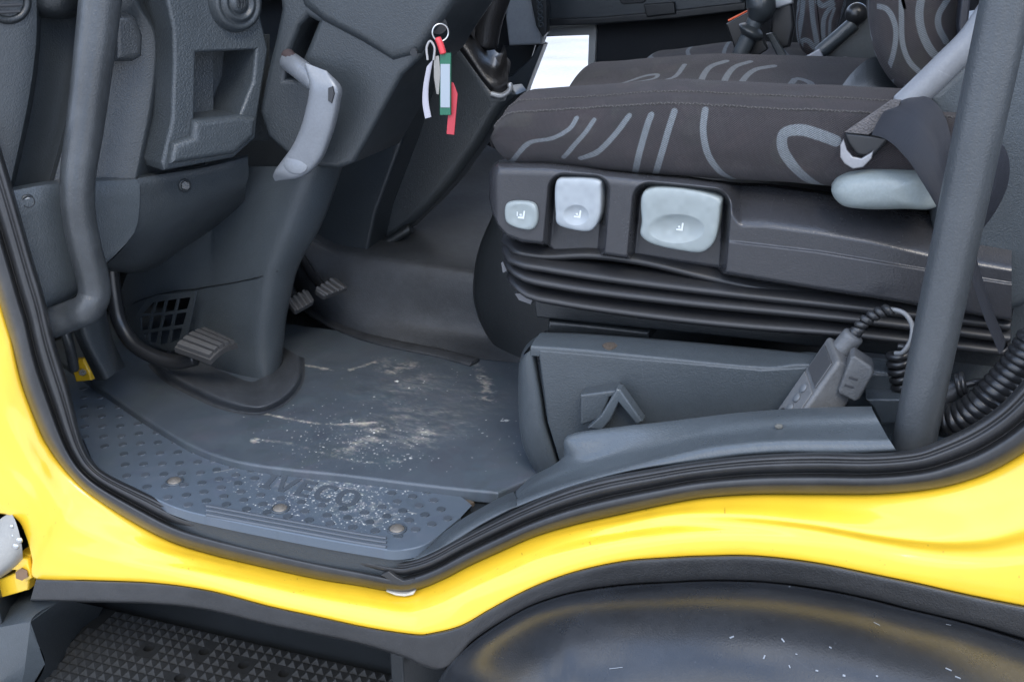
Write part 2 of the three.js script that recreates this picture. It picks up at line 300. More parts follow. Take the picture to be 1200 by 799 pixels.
{
  const zA = -0.012, zB = 0.034, mix = (i, f) => [SA[i][0] + (SB[i][0] - SA[i][0]) * f, SA[i][1] + (SB[i][1] - SA[i][1]) * f];
  const bend = SA.map((_, i) => Math.max(0, Math.min(1, (i - 25) / 4)));
  const zM = SM.map((f) => zA + (zB - zA) * Math.min(0.86, f * 1.75 + 0.08));
  const wt = SA.map((_, i) => i < 9 ? 0.5 : i < 13 ? (13 - i) / 8 : i < 22 ? 0 : Math.min(1, (i - 21) / 5));
  const sm = (f) => zA + (zB - zA) * Math.sin(Math.PI / 2 * Math.min(1, f * 1.02));
  const Q = (i, f, z) => P(...mix(i, f), sm(f) * (1 - wt[i]) + z * wt[i]);
  const cv = [];
  cv.push(SA.map((p) => P(p[0], p[1], zA - 0.03)), SA.map((p) => P(p[0], p[1], zA)));
  cv.push(SA.map((_, i) => Q(i, SM[i] * 0.5, zA + (zM[i] - zA) * 0.5)));
  cv.push(SA.map((_, i) => Q(i, SM[i] - 0.025, zM[i] - 0.0018)));
  cv.push(SA.map((_, i) => Q(i, SM[i] + 0.03, zM[i] + 0.0008)));
  cv.push(SA.map((_, i) => Q(i, SM[i] + 0.11, zM[i] - 0.003 * bend[i] + (1 - bend[i]) * 0.002)));
  cv.push(SA.map((_, i) => Q(i, SM[i] + 0.19, zM[i] - 0.001 * bend[i] + (1 - bend[i]) * 0.004)));
  cv.push(SA.map((_, i) => Q(i, Math.min(0.88, SM[i] * 0.5 + 0.5), zB - 0.004)));
  cv.push(SA.map((_, i) => P(...mix(i, 0.985), zB)), SA.map((_, i) => P(...mix(i, 1), zB - 0.002)), SA.map((_, i) => P(...mix(i, 1.0), zB - 0.05)));
  mesh('sill_panel', loft(cv, 270, 5), yellow, body);
  // rubber door seal: flange lip, groove and bulb
  const SI = [[-10, 140], [14, 221], [38, 305], [50, 345], [62, 395], [80, 455], [90, 495], [98, 522], [110, 543], [130, 558], [175, 579], [215, 598], [258, 609], [322, 624], [380, 637], [425, 648], [462, 656], [480, 655], [503, 648], [537, 630], [572, 612], [610, 594], [655, 575], [705, 560], [770, 548], [820, 540], [885, 533], [955, 530], [1020, 531], [1070, 527], [1100, 517], [1140, 498], [1175, 473], [1205, 440], [1235, 400], [1268, 345], [1296, 270], [1315, 180]];
  const prof = [[-0.02, -0.045], [0, -0.008], [0.03, 0.003], [0.12, 0.010], [0.26, 0.0135], [0.38, 0.012], [0.46, 0.004], [0.5, -0.002], [0.54, 0.003], [0.62, 0.009], [0.72, 0.0095], [0.78, 0.006], [0.81, 0.0055], [0.86, 0.007], [0.94, 0.003], [1, -0.012], [1.01, -0.05]];
  const sealCv = prof.map(([f, z]) => SA.map((p, i) => P(p[0] + (SI[i][0] - p[0]) * f, p[1] + (SI[i][1] - p[1]) * f, z - 0.004)));
  mesh('door_seal', loft(sealCv, 290, 4), rubber, body);
  // torn lip at the lowest point of the seal, with chipped paint below it
  mesh('torn_seal_lip', [slab([[446, 674], [455, 670], [463, 676], [472, 681], [486, 678], [482, 685], [468, 686], [461, 683], [455, 679]], 0.0095, 0.006, 0.001)], rubber, body);
  mesh('bare_metal_chip', [slab([[452, 693], [466, 696], [476, 696], [487, 692], [484, 697], [474, 699], [464, 698]], 0.001, 0.006, 0.0008)], ink(0xb4b2aa), body);
  // dark strip under the paint
  const TB = SB.slice(9), n = TB.length;
  const TL = [[35, 703], [100, 705], [178, 707], [240, 714], [312, 731], [371, 743], [425, 755], [474, 770], [496, 780], [524, 782], [553, 752], [588, 728], [628, 707], [675, 693], [731, 685], [785, 682], [828, 680], [885, 681], [952, 688], [1022, 702], [1077, 716], [1116, 725], [1159, 736], [1200, 748], [1240, 760], [1270, 770], [1330, 790], [1400, 814], [1480, 842]];
  const strip = [[0, -0.02], [0, 0.036], [0.04, 0.040], [0.1, 0.042], [0.5, 0.043], [0.93, 0.043], [1, 0.039], [1, -0.02]].map(([f, z]) => TB.map((p, i) => P(p[0] + (TL[i][0] - p[0]) * f, p[1] + (TL[i][1] - p[1]) * f + (f === 0 ? 0.6 : 0), z)));
  mesh('lower_trim_strip', toCreasedNormals(loft(strip, 230, 3), 0.7), trimBlack, body);
  mesh('rubber_plug', slab([[-14, 540], [0, 545], [8, 556], [12, 568], [8, 580], [-6, 583], [-16, 570]], 0.012, 0.02, 0.006, { smooth: 24 }), rubberSoft, body);
}
// wheel arch fender: flares out below the crease, then rolls down
{
  const F = thing('wheel_arch_fender', 'glossy black plastic wheel arch fender below the yellow sill, scratched', 'fender');
  const c0 = [[498, 850], [508, 815], [516, 795], [533, 771], [565, 744], [610, 716], [645, 702], [680, 693], [733, 686], [780, 683], [820, 681], [860, 681], [903, 683], [955, 690], [1008, 700], [1060, 713], [1130, 730], [1200, 751], [1270, 772], [1330, 792], [1400, 816], [1480, 844]];
  const sh = (dx, dy, k) => c0.map((p, i) => { const w = Math.max(0, 1 - i / 7); return [p[0] + dx * w * 1.1, p[1] + dy * (1 - w * 0.7)]; });
  const cv = [C(c0, -0.01), C(c0, 0.040), C(sh(4, 3), 0.046), C(sh(14, 14), 0.074), C(sh(34, 36), 0.110), C(sh(60, 66), 0.143), C(sh(90, 104), 0.172), C(sh(125, 155), 0.198), C(sh(160, 230), 0.218), C(sh(165, 330), 0.225)];
  mesh('fender_skin', loft(cv, 140, 5), fenderMat, F);
  const chips = [[930, 666, 6, 2, .3], [925, 687, 3, 2, 0], [918, 752, 7, 3, .6], [895, 772, 2, 9, 0], [922, 780, 5, 2, 1], [1025, 733, 11, 2, .2], [975, 760, 4, 2, .3], [957, 786, 4, 3, 0], [986, 791, 4, 4, 0], [1108, 787, 9, 2, .6], [1122, 794, 8, 2, .5], [1117, 731, 8, 2.5, .3], [1141, 719, 6, 3, .4], [860, 750, 2, 10, .5], [720, 784, 24, 1.2, -.6], [1030, 790, 3, 3, 0], [935, 768, 3, 2, 0]];
  // scratches that show bare light plastic
  const rows = loftRows(cv, 140, 5), pj = rows.map((r) => r.map((p) => proj(p)));
  const chipG = [];
  for (const [x, y, w, h, a] of chips) {
    let best = 1e9, bi = 0, bj = 0; pj.forEach((r, j) => r.forEach((q, i) => { const d = (q[0] - x) ** 2 + (q[1] - y) ** 2; if (d < best) { best = d; bi = i; bj = j; } }));
    const p = rows[bj][Math.min(bi, 139)], tu = rows[bj][Math.min(bi + 1, 140)].clone().sub(rows[bj][Math.max(0, bi - 1)]).normalize(), tv = rows[Math.min(bj + 1, rows.length - 1)][bi].clone().sub(rows[Math.max(0, bj - 1)][bi]).normalize();
    const nn = tu.clone().cross(tv).normalize(); if (nn.z < 0) nn.negate();
    chipG.push(face(boxUV(new THREE.BoxGeometry(w * 0.0006, h * 0.00045, 0.001).rotateZ(-a)), p.clone().addScaledVector(nn, 0.0004), nn));
  }
  mesh('scratch_marks', chipG, ink(0x777c82), F).userData.kind = 'stuff';
}
// step well below the sill with its lower step
{
  const W = thing('step_well', 'dark grey plastic step recess under the yellow sill with pyramid studded lower step', 'truck step');
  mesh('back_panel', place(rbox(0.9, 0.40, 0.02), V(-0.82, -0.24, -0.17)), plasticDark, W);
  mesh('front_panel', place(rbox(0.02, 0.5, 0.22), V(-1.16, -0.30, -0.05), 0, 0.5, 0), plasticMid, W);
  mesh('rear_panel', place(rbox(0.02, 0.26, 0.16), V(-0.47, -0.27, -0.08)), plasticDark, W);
  // lower step: plate with drain holes and pyramid studs
  const x0 = -1.12, x1 = -0.49, z0 = -0.15, z1 = 0.16, y = -0.35, pit = 0.0165;
  const holes = [[682, 697, 0], [813, 742, 0], [948, 770, 0], [600, 785, 0]].map(([a, b]) => P(a / 2.853, 519 + b / 2.853, PY(y)));
  holes.push(holes[0].clone().add(V(-0.09, 0, 0.02)), holes[3].clone().add(V(0.14, 0, 0.03)), holes[3].clone().add(V(0.07, 0, 0.09)));
  const shp = [V(x0 + 0.02, 0, z0), V(x1, 0, z0), V(x1, 0, z1), V(x0, 0, z1), V(x0, 0, z0 + 0.12)].map((p) => p.setY(y));
  const ring = (c, r) => { const o = []; for (let k = 0; k < 18; k++) o.push(V(c.x + r * Math.cos(k / 18 * 6.2832), y, c.z + r * Math.sin(k / 18 * 6.2832))); return o; };
  const stepMat = M([0.022, 0.025, 0.028], 0.7, { map: wornDusty });
  const pl = mesh('step_plate', slab(shp, PY(y), 0.03, 0.002, { holes: holes.map((h) => ring(h, 0.011)) }), stepMat, W);
  const gs = []; const cone = new THREE.ConeGeometry(pit * 0.62, 0.007, 4, 1, false, Math.PI / 4); cone.translate(0, 0.0035, 0);
  for (let x = x0 + 0.03; x < x1 - 0.01; x += pit) for (let z = z0 + 0.01; z < z1; z += pit) { if (holes.some((h) => Math.hypot(h.x - x, h.z - z) < 0.018)) continue; if (x < x0 + 0.03 + (z0 + 0.11 - z) * 0.3) continue; const g = cone.clone(); g.translate(x, y, z); gs.push(boxUV(toCreasedNormals(g, 0.2))); }
  mesh('pyramid_studs', gs, stepMat, pl).userData.kind = 'stuff';
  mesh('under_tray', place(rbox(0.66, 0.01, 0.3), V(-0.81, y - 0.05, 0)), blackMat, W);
}
{ // moulded corner at the front of the step
  const K = thing('step_corner_cover', 'grey plastic step corner cover below the yellow hinge bracket', 'corner cover');
  const a = [[-70, 735], [0, 716], [33, 706], [72, 703]], b = [[-70, 750], [-10, 738], [18, 733], [36, 730]], c = [[-70, 800], [-10, 790], [14, 775], [50, 778]], d = [[-70, 900], [-10, 860], [10, 840], [24, 812]];
  const A = [P(-70, 735, 0.0), P(0, 714, 0.0), P(35, 706, 0.01), P(72, 702, 0.02)], B = [P(-70, 752, 0.05), P(0, 735, 0.05), P(20, 731, 0.05), P(35, 729, 0.05)], Cc = [P(-70, 800, 0.055), P(0, 790, 0.055), P(28, 786, 0.055), P(52, 778, 0.04)], D = [P(-70, 870, 0.06), P(0, 860, 0.06), P(14, 845, 0.06), P(26, 822, 0.06)];
  const A2 = A.map((p) => p.clone().add(V(0, 0, -0.1)));
  mesh('cover_face', toCreasedNormals(loft([A2, A, B, Cc, D], 3, 1), 0.3), plastic, K);
  const e = [P(72, 702, 0.02), P(35, 729, 0.05), P(52, 778, 0.04), P(26, 822, 0.06)], f = [P(120, 712, -0.12), P(110, 735, -0.13), P(105, 790, -0.13), P(90, 850, -0.13)];
  mesh('inner_face', loft([e, f], 24, 1), plasticMid, K);
}
{ // door hinge arm and its bracket
  const H = thing('door_hinge', 'bare metal door hinge arm with bolts beside the yellow sill corner', 'door hinge');
  const arm = [C([[-60, 650], [-30, 640], [-5, 612], [12, 600]], 0.03), C([[-50, 670], [-20, 655], [6, 632], [18, 612]], 0.045), C([[-50, 690], [-18, 675], [10, 655], [24, 634]], 0.045), C([[-50, 720], [-20, 690], [12, 668], [26, 655]], 0.03), C([[-50, 720], [-20, 690], [12, 668], [26, 655]], -0.01)];
  mesh('hinge_arm', loft(arm, 24, 4), M([0.42, 0.41, 0.38], 0.5, { metalness: 0.4, map: worn, roughnessMap: roughVar }), H);
  for (const [x, y] of [[18, 640], [22, 633], [13, 617], [15, 628]]) mesh('bolt', face(boxUV(new THREE.SphereGeometry(x < 17 ? 0.0028 : 0.0048, 14, 8).scale(1, 1, 0.5)), P(x, y, 0.0455), V(0.3, 0.2, 1)), steel, H);
  const Bk = thing('hinge_bracket', 'yellow folded metal bracket with a rusty bolt below the hinge arm', 'bracket');
  mesh('plate', slab([[22, 648], [34, 650], [40, 676], [33, 680], [32, 692], [-60, 718], [-60, 690], [2, 678], [16, 672]], 0.022, 0.03, 0.003), yellow, Bk);
  mesh('lip', slab([[20, 652], [31, 656], [36, 678], [29, 682], [25, 668], [12, 668]], 0.030, 0.008, 0.002), yellow, Bk);
  mesh('rusty_bolt', face(boxUV(cyl(0.009, 0.009, 0.014, 6).rotateX(Math.PI / 2)), P(26, 672, 0.032), V(0.5, 0.4, 0.8)), rust, Bk);
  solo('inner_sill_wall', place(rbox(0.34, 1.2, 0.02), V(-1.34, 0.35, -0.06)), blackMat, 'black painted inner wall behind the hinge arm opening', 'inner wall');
}

// ------------------------------------------------------------------ floor mat, tread plate
const FX0 = -1.36, FX1 = 0.24, FZ0 = -0.80, FZ1 = 0.06;     // region that the floor's dirt print covers
const matEdge = [[60, 415], [110, 450], [180, 497], [230, 525], [280, 541], [340, 550], [400, 556], [470, 565], [540, 573], [584, 577]];
function floorCanvas(base, draw) {
  const S = 1280, cv = document.createElement('canvas'); cv.width = Math.round((FX1 - FX0) * S); cv.height = Math.round((FZ1 - FZ0) * S);
  const c = cv.getContext('2d'); c.fillStyle = base; c.fillRect(0, 0, cv.width, cv.height);
  const at = (px, py, y = 0.012) => { const p = P(px, py, PY(y)); return [(p.x - FX0) * S, (p.z - FZ0) * S]; };
  draw(c, at, cv, S);
  const t = new THREE.CanvasTexture(cv); t.colorSpace = THREE.SRGBColorSpace; t.magFilter = THREE.LinearFilter; t.anisotropy = 8; return t;
}
function floorUV(g) { const p = g.attributes.position, uv = g.attributes.uv; for (let i = 0; i < p.count; i++) uv.setXY(i, (p.getX(i) - FX0) / (FX1 - FX0), 1 - (p.getZ(i) - FZ0) / (FZ1 - FZ0)); return g; }
const blot = (c, x, y, r, col, n, sp) => { for (let k = 0; k < n; k++) { const a = rnd() * 6.283, d = Math.sqrt(rnd()) * sp; c.fillStyle = col(); c.beginPath(); c.ellipse(x + Math.cos(a) * d * 1.6, y + Math.sin(a) * d, r * rr(0.3, 1), r * rr(0.2, 0.6), rnd() * 3, 0, 6.3); c.fill(); } };
const dustC = (a) => `rgba(${170 + rr(-14, 14) | 0},${162 + rr(-12, 12) | 0},${150 + rr(-12, 12) | 0},${a})`;
const matPrint = floorCanvas('#464d54', (c, at, cv) => {
  for (let k = 0; k < 2600; k++) { c.fillStyle = `rgba(${rnd() < .5 ? '30,33,38' : '104,108,112'},${rr(0.015, 0.06)})`; c.beginPath(); c.ellipse(rnd() * cv.width, rnd() * cv.height, rr(6, 60), rr(4, 30), rnd() * 3, 0, 6.3); c.fill(); }
  const smear = (pts, wdt, a, n) => { const k3 = new THREE.CatmullRomCurve3(pts.map((q) => { const t = at(...q); return V(t[0], t[1], 0); })); for (let k = 0; k < n * 26; k++) { const q = k3.getPoint(rnd()), g = (rnd() + rnd() + rnd() - 1.5) * wdt * 1.3, h = (rnd() + rnd() + rnd() - 1.5) * wdt, f = fbm((q.x + g) * 0.03, (q.y + h) * 0.05, 3, 3) + 0.12; if (f < 0) continue; c.fillStyle = dustC(Math.min(0.5, a * rr(0.2, 0.9) * (0.5 + 2.4 * f))); c.beginPath(); c.ellipse(q.x + g, q.y + h, rr(1, 7) * (0.4 + wdt * 0.03), rr(0.6, 3), rr(-0.5, 0.7), 0, 6.3); c.fill(); } };
  // scuffed dusty smears where shoes rest
  smear([[430, 470], [470, 450], [520, 450], [560, 470], [500, 500], [450, 520], [420, 505]], 60, 0.05, 160);
  smear([[450, 470], [478, 455], [500, 440], [470, 480], [490, 500], [500, 515]], 26, 0.10, 70);
  smear([[440, 495], [470, 487], [500, 480], [540, 500], [480, 520]], 34, 0.07, 60);
  smear([[448, 420], [455, 435], [470, 430], [490, 425]], 20, 0.16, 40);
  smear([[500, 405], [530, 412], [560, 430], [570, 450], [572, 470]], 9, 0.28, 34);
  smear([[565, 440], [572, 455], [570, 470]], 12, 0.30, 24);
  smear([[310, 485], [340, 491], [380, 497], [420, 496], [440, 495]], 4, 0.42, 26);
  smear([[400, 495], [430, 500], [445, 510], [420, 520], [400, 530]], 18, 0.20, 40);
  smear([[345, 425], [375, 431], [410, 433], [440, 424]], 6, 0.30, 26);
  smear([[375, 432], [405, 434]], 6, 0.3, 10);
  smear([[300, 515], [340, 520], [420, 541], [480, 540]], 5, 0.14, 20);
  smear([[460, 500], [480, 520], [500, 505], [505, 525]], 12, 0.2, 24);
  for (const [x, y, s, n] of [[420, 505, 70, 150], [460, 530, 60, 90], [520, 440, 70, 50], [380, 520, 60, 80], [590, 500, 40, 14], [350, 480, 90, 30], [570, 530, 50, 20]]) for (let k = 0; k < n; k++) { const q = at(x + (rnd() + rnd() - 1) * s * 1.3, y + (rnd() + rnd() - 1) * s * 0.6), r = rr(0.5, 2.0) * (rnd() < .06 ? 2 : 1); c.fillStyle = `rgba(215,212,204,${rr(0.3, 0.95)})`; c.beginPath(); c.ellipse(q[0], q[1], r, r * rr(.5, 1), rnd() * 3, 0, 6.3); c.fill(); }
  blot(c, ...at(300, 516), 8, () => dustC(0.4), 12, 8); blot(c, ...at(590, 492), 5, () => 'rgba(205,205,200,.6)', 10, 6); blot(c, ...at(466, 447), 4, () => 'rgba(225,222,215,.8)', 8, 4);
});
const matMat = M([1, 1, 1], 0.42, { map: matPrint, bumpMap: null });
{
  const rise = 0.012;
  const far = [P(640, 553, PY(rise)), V(-0.25, rise, -0.18), V(-0.25, rise, -0.62), V(-1.34, rise, -0.62), V(-1.34, rise, -0.30)];
  const e3 = new THREE.CatmullRomCurve3(C(matEdge, PY(rise))).getPoints(60);
  const F = mesh(numbered('floor_mat'), floorUV(slab([...e3, ...far].reverse(), PY(rise), 0.02, 0.004)), matMat, scene); F.userData = { label: 'dark grey rubber cab floor mat with dusty scuffs beside the seat box', category: 'floor mat' };
}
// engine tunnel and the moulded step of the mat up to it
{
  const T = thing('engine_tunnel', 'dark grey moulded tunnel cover rising behind the floor mat', 'tunnel cover');
  const base = [[330, 318], [365, 362], [400, 384], [440, 398], [480, 405], [520, 412], [560, 420], [620, 426], [700, 430]];
  const low = base.map((p) => P(p[0], p[1], PY(0.013)));
  const mid = [[335, 300], [370, 338], [405, 358], [445, 370], [485, 376], [525, 384], [562, 390], [622, 396], [702, 400]].map((p) => P(p[0], p[1], -0.62));
  const up = [[340, 270], [385, 296], [420, 303], [455, 308], [492, 313], [530, 319], [565, 324], [625, 330], [705, 334]].map((p) => P(p[0], p[1], -0.635));
  const rim = up.map((p) => p.clone().add(V(0, 0.012, -0.025))), flat = up.map((p) => p.clone().add(V(0, 0.016, -0.12))), far = up.map((p) => V(p.x, p.y + 0.02, -1.6));
  mesh('tunnel_skin', loft([low, mid, up, rim, flat, far], 70, 5), M([0.055, 0.06, 0.067], 0.6, { map: wornDusty, roughnessMap: roughVar, bumpMap: grainBump, bumpScale: 0.0003 }), T);
  mesh('raised_rib', bar(C([[352, 352], [372, 368], [395, 381], [430, 395], [470, 405], [520, 415], [556, 425]], PY(0.014)), 0.016, 0.006, 50, 12), rubberSoft, T);
}
{
  const pp = seed;
  const platePrint = floorCanvas('#4c555e', (c, at, cv) => {
    for (let k = 0; k < 1600; k++) { c.fillStyle = `rgba(${rnd() < .5 ? '40,44,50' : '120,124,130'},${rr(0.02, 0.07)})`; c.beginPath(); c.ellipse(rnd() * cv.width, rnd() * cv.height, rr(3, 40), rr(3, 16), rnd() * 3, 0, 6.3); c.fill(); }
    for (const [x, y, sx, sy, n] of [[400, 575, 60, 28, 520], [340, 590, 70, 30, 240], [430, 605, 60, 20, 260], [300, 560, 50, 20, 60], [470, 570, 50, 12, 90], [200, 490, 90, 40, 20]]) for (let k = 0; k < n; k++) { const q = at(x + (rnd() + rnd() - 1) * sx, y + (rnd() + rnd() - 1) * sy, 0), r = rr(0.4, 1.9); c.fillStyle = `rgba(220,216,206,${rr(0.2, 0.9)})`; c.beginPath(); c.ellipse(q[0], q[1], r, r * rr(.5, 1), rnd() * 3, 0, 6.3); c.fill(); }
    blot(c, ...at(395, 568, 0), 9, () => dustC(0.14), 90, 40); blot(c, ...at(430, 600, 0), 9, () => dustC(0.12), 80, 40); blot(c, ...at(350, 572, 0), 8, () => dustC(0.10), 60, 30);
    const line = (pts, w, a) => { c.strokeStyle = dustC(a); c.lineWidth = w; c.beginPath(); pts.forEach((q, i) => { const s = at(q[0], q[1], 0); i ? c.lineTo(...s) : c.moveTo(...s); }); c.stroke(); };
    line([[250, 554], [285, 547], [300, 542], [320, 541]], 2, .5); line([[160, 484], [180, 488]], 4, .4); line([[205, 471], [230, 480]], 3, .1); line([[478, 600], [488, 602]], 2, .7);
  });
  const plateMat = M([1, 1, 1], 0.38, { map: platePrint });
  const T = thing('tread_plate', 'blue grey plastic entry tread plate with round studs and raised lettering', 'tread plate');
  const inner = [[64, 425], [110, 452], [180, 499], [230, 527], [280, 543], [340, 552], [400, 558], [470, 567], [516, 574], [540, 582], [553, 592]];
  const outer = [[540, 606], [523, 620], [508, 632], [490, 641], [462, 645], [440, 642], [380, 632], [322, 621], [258, 608], [212, 597], [170, 579], [138, 561], [114, 547], [92, 505], [70, 470]];
  const even = (a, y) => { const k = new THREE.CatmullRomCurve3(C(a, PY(0)), false, 'centripetal'), o = []; for (let n = 0; n <= 120; n++) o.push(k.getPointAt(n / 120).setY(y)); return o; };
  const ei = even(inner, 0), eo = even([...outer].reverse(), 0), pr = [even(inner, -0.014), even(inner, -0.001)];
  for (let k = 0; k <= 10; k++) pr.push(ei.map((p, n) => p.clone().lerp(eo[n], 0.004 + 0.985 * k / 10)));
  pr.push(eo.map((p) => V(p.x, -0.0012, p.z)), eo.map((p) => V(p.x, -0.014, p.z)));
  const plate = mesh('plate', floorUV(toCreasedNormals(grid(pr), 0.6)), plateMat, T);
  // grip studs
  const d1 = [[77, 118], [80, 167], [175, 165], [82, 218], [173, 217], [270, 217], [84, 270], [178, 268], [274, 268], [368, 262], [86, 323], [182, 322], [278, 320], [374, 308], [468, 303], [88, 380], [188, 377], [284, 375], [380, 362], [476, 356], [570, 352], [193, 430], [292, 420], [388, 414], [483, 410], [577, 406], [670, 403], [298, 472], [396, 470], [494, 467], [590, 463], [684, 460], [774, 456], [305, 530], [405, 527], [506, 525], [600, 522], [696, 516], [786, 508], [876, 498], [312, 590], [415, 585], [514, 582], [610, 578], [712, 574], [800, 558], [890, 542], [976, 521], [423, 650], [524, 645], [622, 640], [720, 628], [812, 608], [903, 587], [990, 563], [1076, 538], [535, 707], [636, 695], [730, 678], [824, 655], [916, 631], [1006, 605], [645, 747], [744, 726], [838, 702], [931, 677], [852, 745], [946, 722], [1038, 695], [962, 770], [1050, 744], [1147, 713], [1074, 788]].map(([x, y]) => [80 + x / 4.615, 430 + y / 4.615]);
  const d2 = [[50, 65], [138, 77], [223, 90], [315, 102], [408, 115], [497, 130], [588, 148], [685, 163], [778, 180], [205, 228], [298, 243], [395, 258], [142, 293], [220, 270], [240, 309], [320, 288], [335, 325], [415, 299], [437, 342], [490, 275], [515, 318], [540, 358], [570, 249], [592, 292], [615, 187], [638, 225], [665, 267], [693, 310], [722, 352], [645, 380], [710, 202], [737, 243], [765, 285], [797, 327], [806, 219], [838, 260], [868, 302]].map(([x, y]) => [300 + x / 3.871, 530 + y / 3.871]);
  const studG = toCreasedNormals(new THREE.CylinderGeometry(0.0058, 0.0068, 0.003, 14), 0.4);
  const studMat = [0, 1, 2].map((k) => M([0.046 + k * 0.007, 0.056 + k * 0.007, 0.067 + k * 0.008], 0.4));
  [...d1, ...d2].forEach(([x, y], i) => { const s = mesh('stud', studG, studMat[i % 3], plate); s.position.copy(P(x, y, PY(-0.0002))); });
  // raised lettering, laid on the plate
  const font = await new FontLoader().loadAsync('fonts/droid/droid_sans_bold.typeface.json');
  const o = P(303, 571.5, PY(0)), ex = P(414, 596, PY(0)), ey = P(318, 554, PY(0));
  const tg = new TextGeometry('IVECO', { font, size: 1, depth: 0.1, curveSegments: 6, bevelEnabled: false }); tg.computeBoundingBox(); const bb = tg.boundingBox;
  tg.translate(-bb.min.x, -bb.min.y, 0); tg.scale(1 / (bb.max.x - bb.min.x), 1 / (bb.max.y - bb.min.y), 1);
  tg.applyMatrix4(new THREE.Matrix4().makeBasis(ex.clone().sub(o), ey.clone().sub(o), V(0, 0.010, 0)).setPosition(o.clone().setY(-0.0001)));
  mesh('raised_lettering', boxUV(toCreasedNormals(tg, 0.3)), M([0.058, 0.069, 0.082], 0.4), plate);
  // grooved ribs along the front edge
  for (const dy of [0, 5, 10]) mesh('edge_rib', bar(C([[242, 593 + dy], [300, 604 + dy], [360, 615 + dy], [420, 626 + dy], [452, 631 + dy]], PY(0.0004)), 0.0024, 0.0024, 60, 12), studMat[2], plate);
  for (const [x, y] of [[204, 564], [328, 596], [465, 620]]) {
    const s = mesh('screw', place(boxUV(new THREE.LatheGeometry([[0, 0.004], [0.004, 0.004], [0.0045, 0.0028], [0.008, 0.0028], [0.0098, 0.0005], [0.0098, -0.002]].map((q) => new THREE.Vector2(...q)), 20)), P(x, y, PY(0.001))), M([0.20, 0.18, 0.155], 0.6, { metalness: 0.5, map: wornDusty }), T);
    mesh('collar', place(boxUV(new THREE.TorusGeometry(0.0112, 0.0018, 8, 24).rotateX(Math.PI / 2)), P(x, y, PY(0.0005))), studMat[0], s);
  }
  // front wall of the plate down to the seal
  const lip = [...outer].reverse();
  const a = new THREE.CatmullRomCurve3(C(lip, PY(-0.004)), false, 'centripetal').getPoints(80), b = a.map((p) => V(p.x, -0.03, p.z - 0.002)), c = b.map((p) => V(p.x, -0.06, p.z - 0.004));
  mesh('front_lip', grid([a, b, c]), plasticMid, T);
  // rolled rear end of the plate climbing toward the wheel arch
  const r0 = [[455, 643, -0.03], [482, 643, -0.03], [507, 634, -0.035], [525, 620, -0.045], [545, 606, -0.06], [566, 594, -0.078], [588, 582, -0.095], [603, 576, -0.105]], r1 = [[455, 650, -0.008], [484, 650, -0.008], [512, 640, -0.01], [532, 625, -0.013], [552, 611, -0.018], [574, 598, -0.025], [594, 589, -0.031], [605, 585, -0.036]], r2 = [[456, 658, 0], [482, 657, 0], [506, 648, -0.002], [538, 631, -0.005], [562, 616, -0.008], [582, 605, -0.012], [598, 597, -0.016], [606, 594, -0.018]];
  mesh('rolled_end', loft([C(r0).map((p) => p.clone().add(V(0, -0.03, -0.015))), C(r0).map((p) => p.clone().add(V(0, -0.003, -0.006))), C(r0), C(r1), C(r2), C(r2).map((p) => p.clone().add(V(0, -0.01, -0.03)))], 50, 5), plastic, T);
  // loose grit and a leaf in the gap at the plate's end
  mesh('gap_debris', slab([[516, 577], [540, 580], [556, 588], [548, 592], [530, 586]], PY(-0.004), 0.008, 0.001), M([0.10, 0.075, 0.05], 0.95, { map: wornDusty }), T);
}

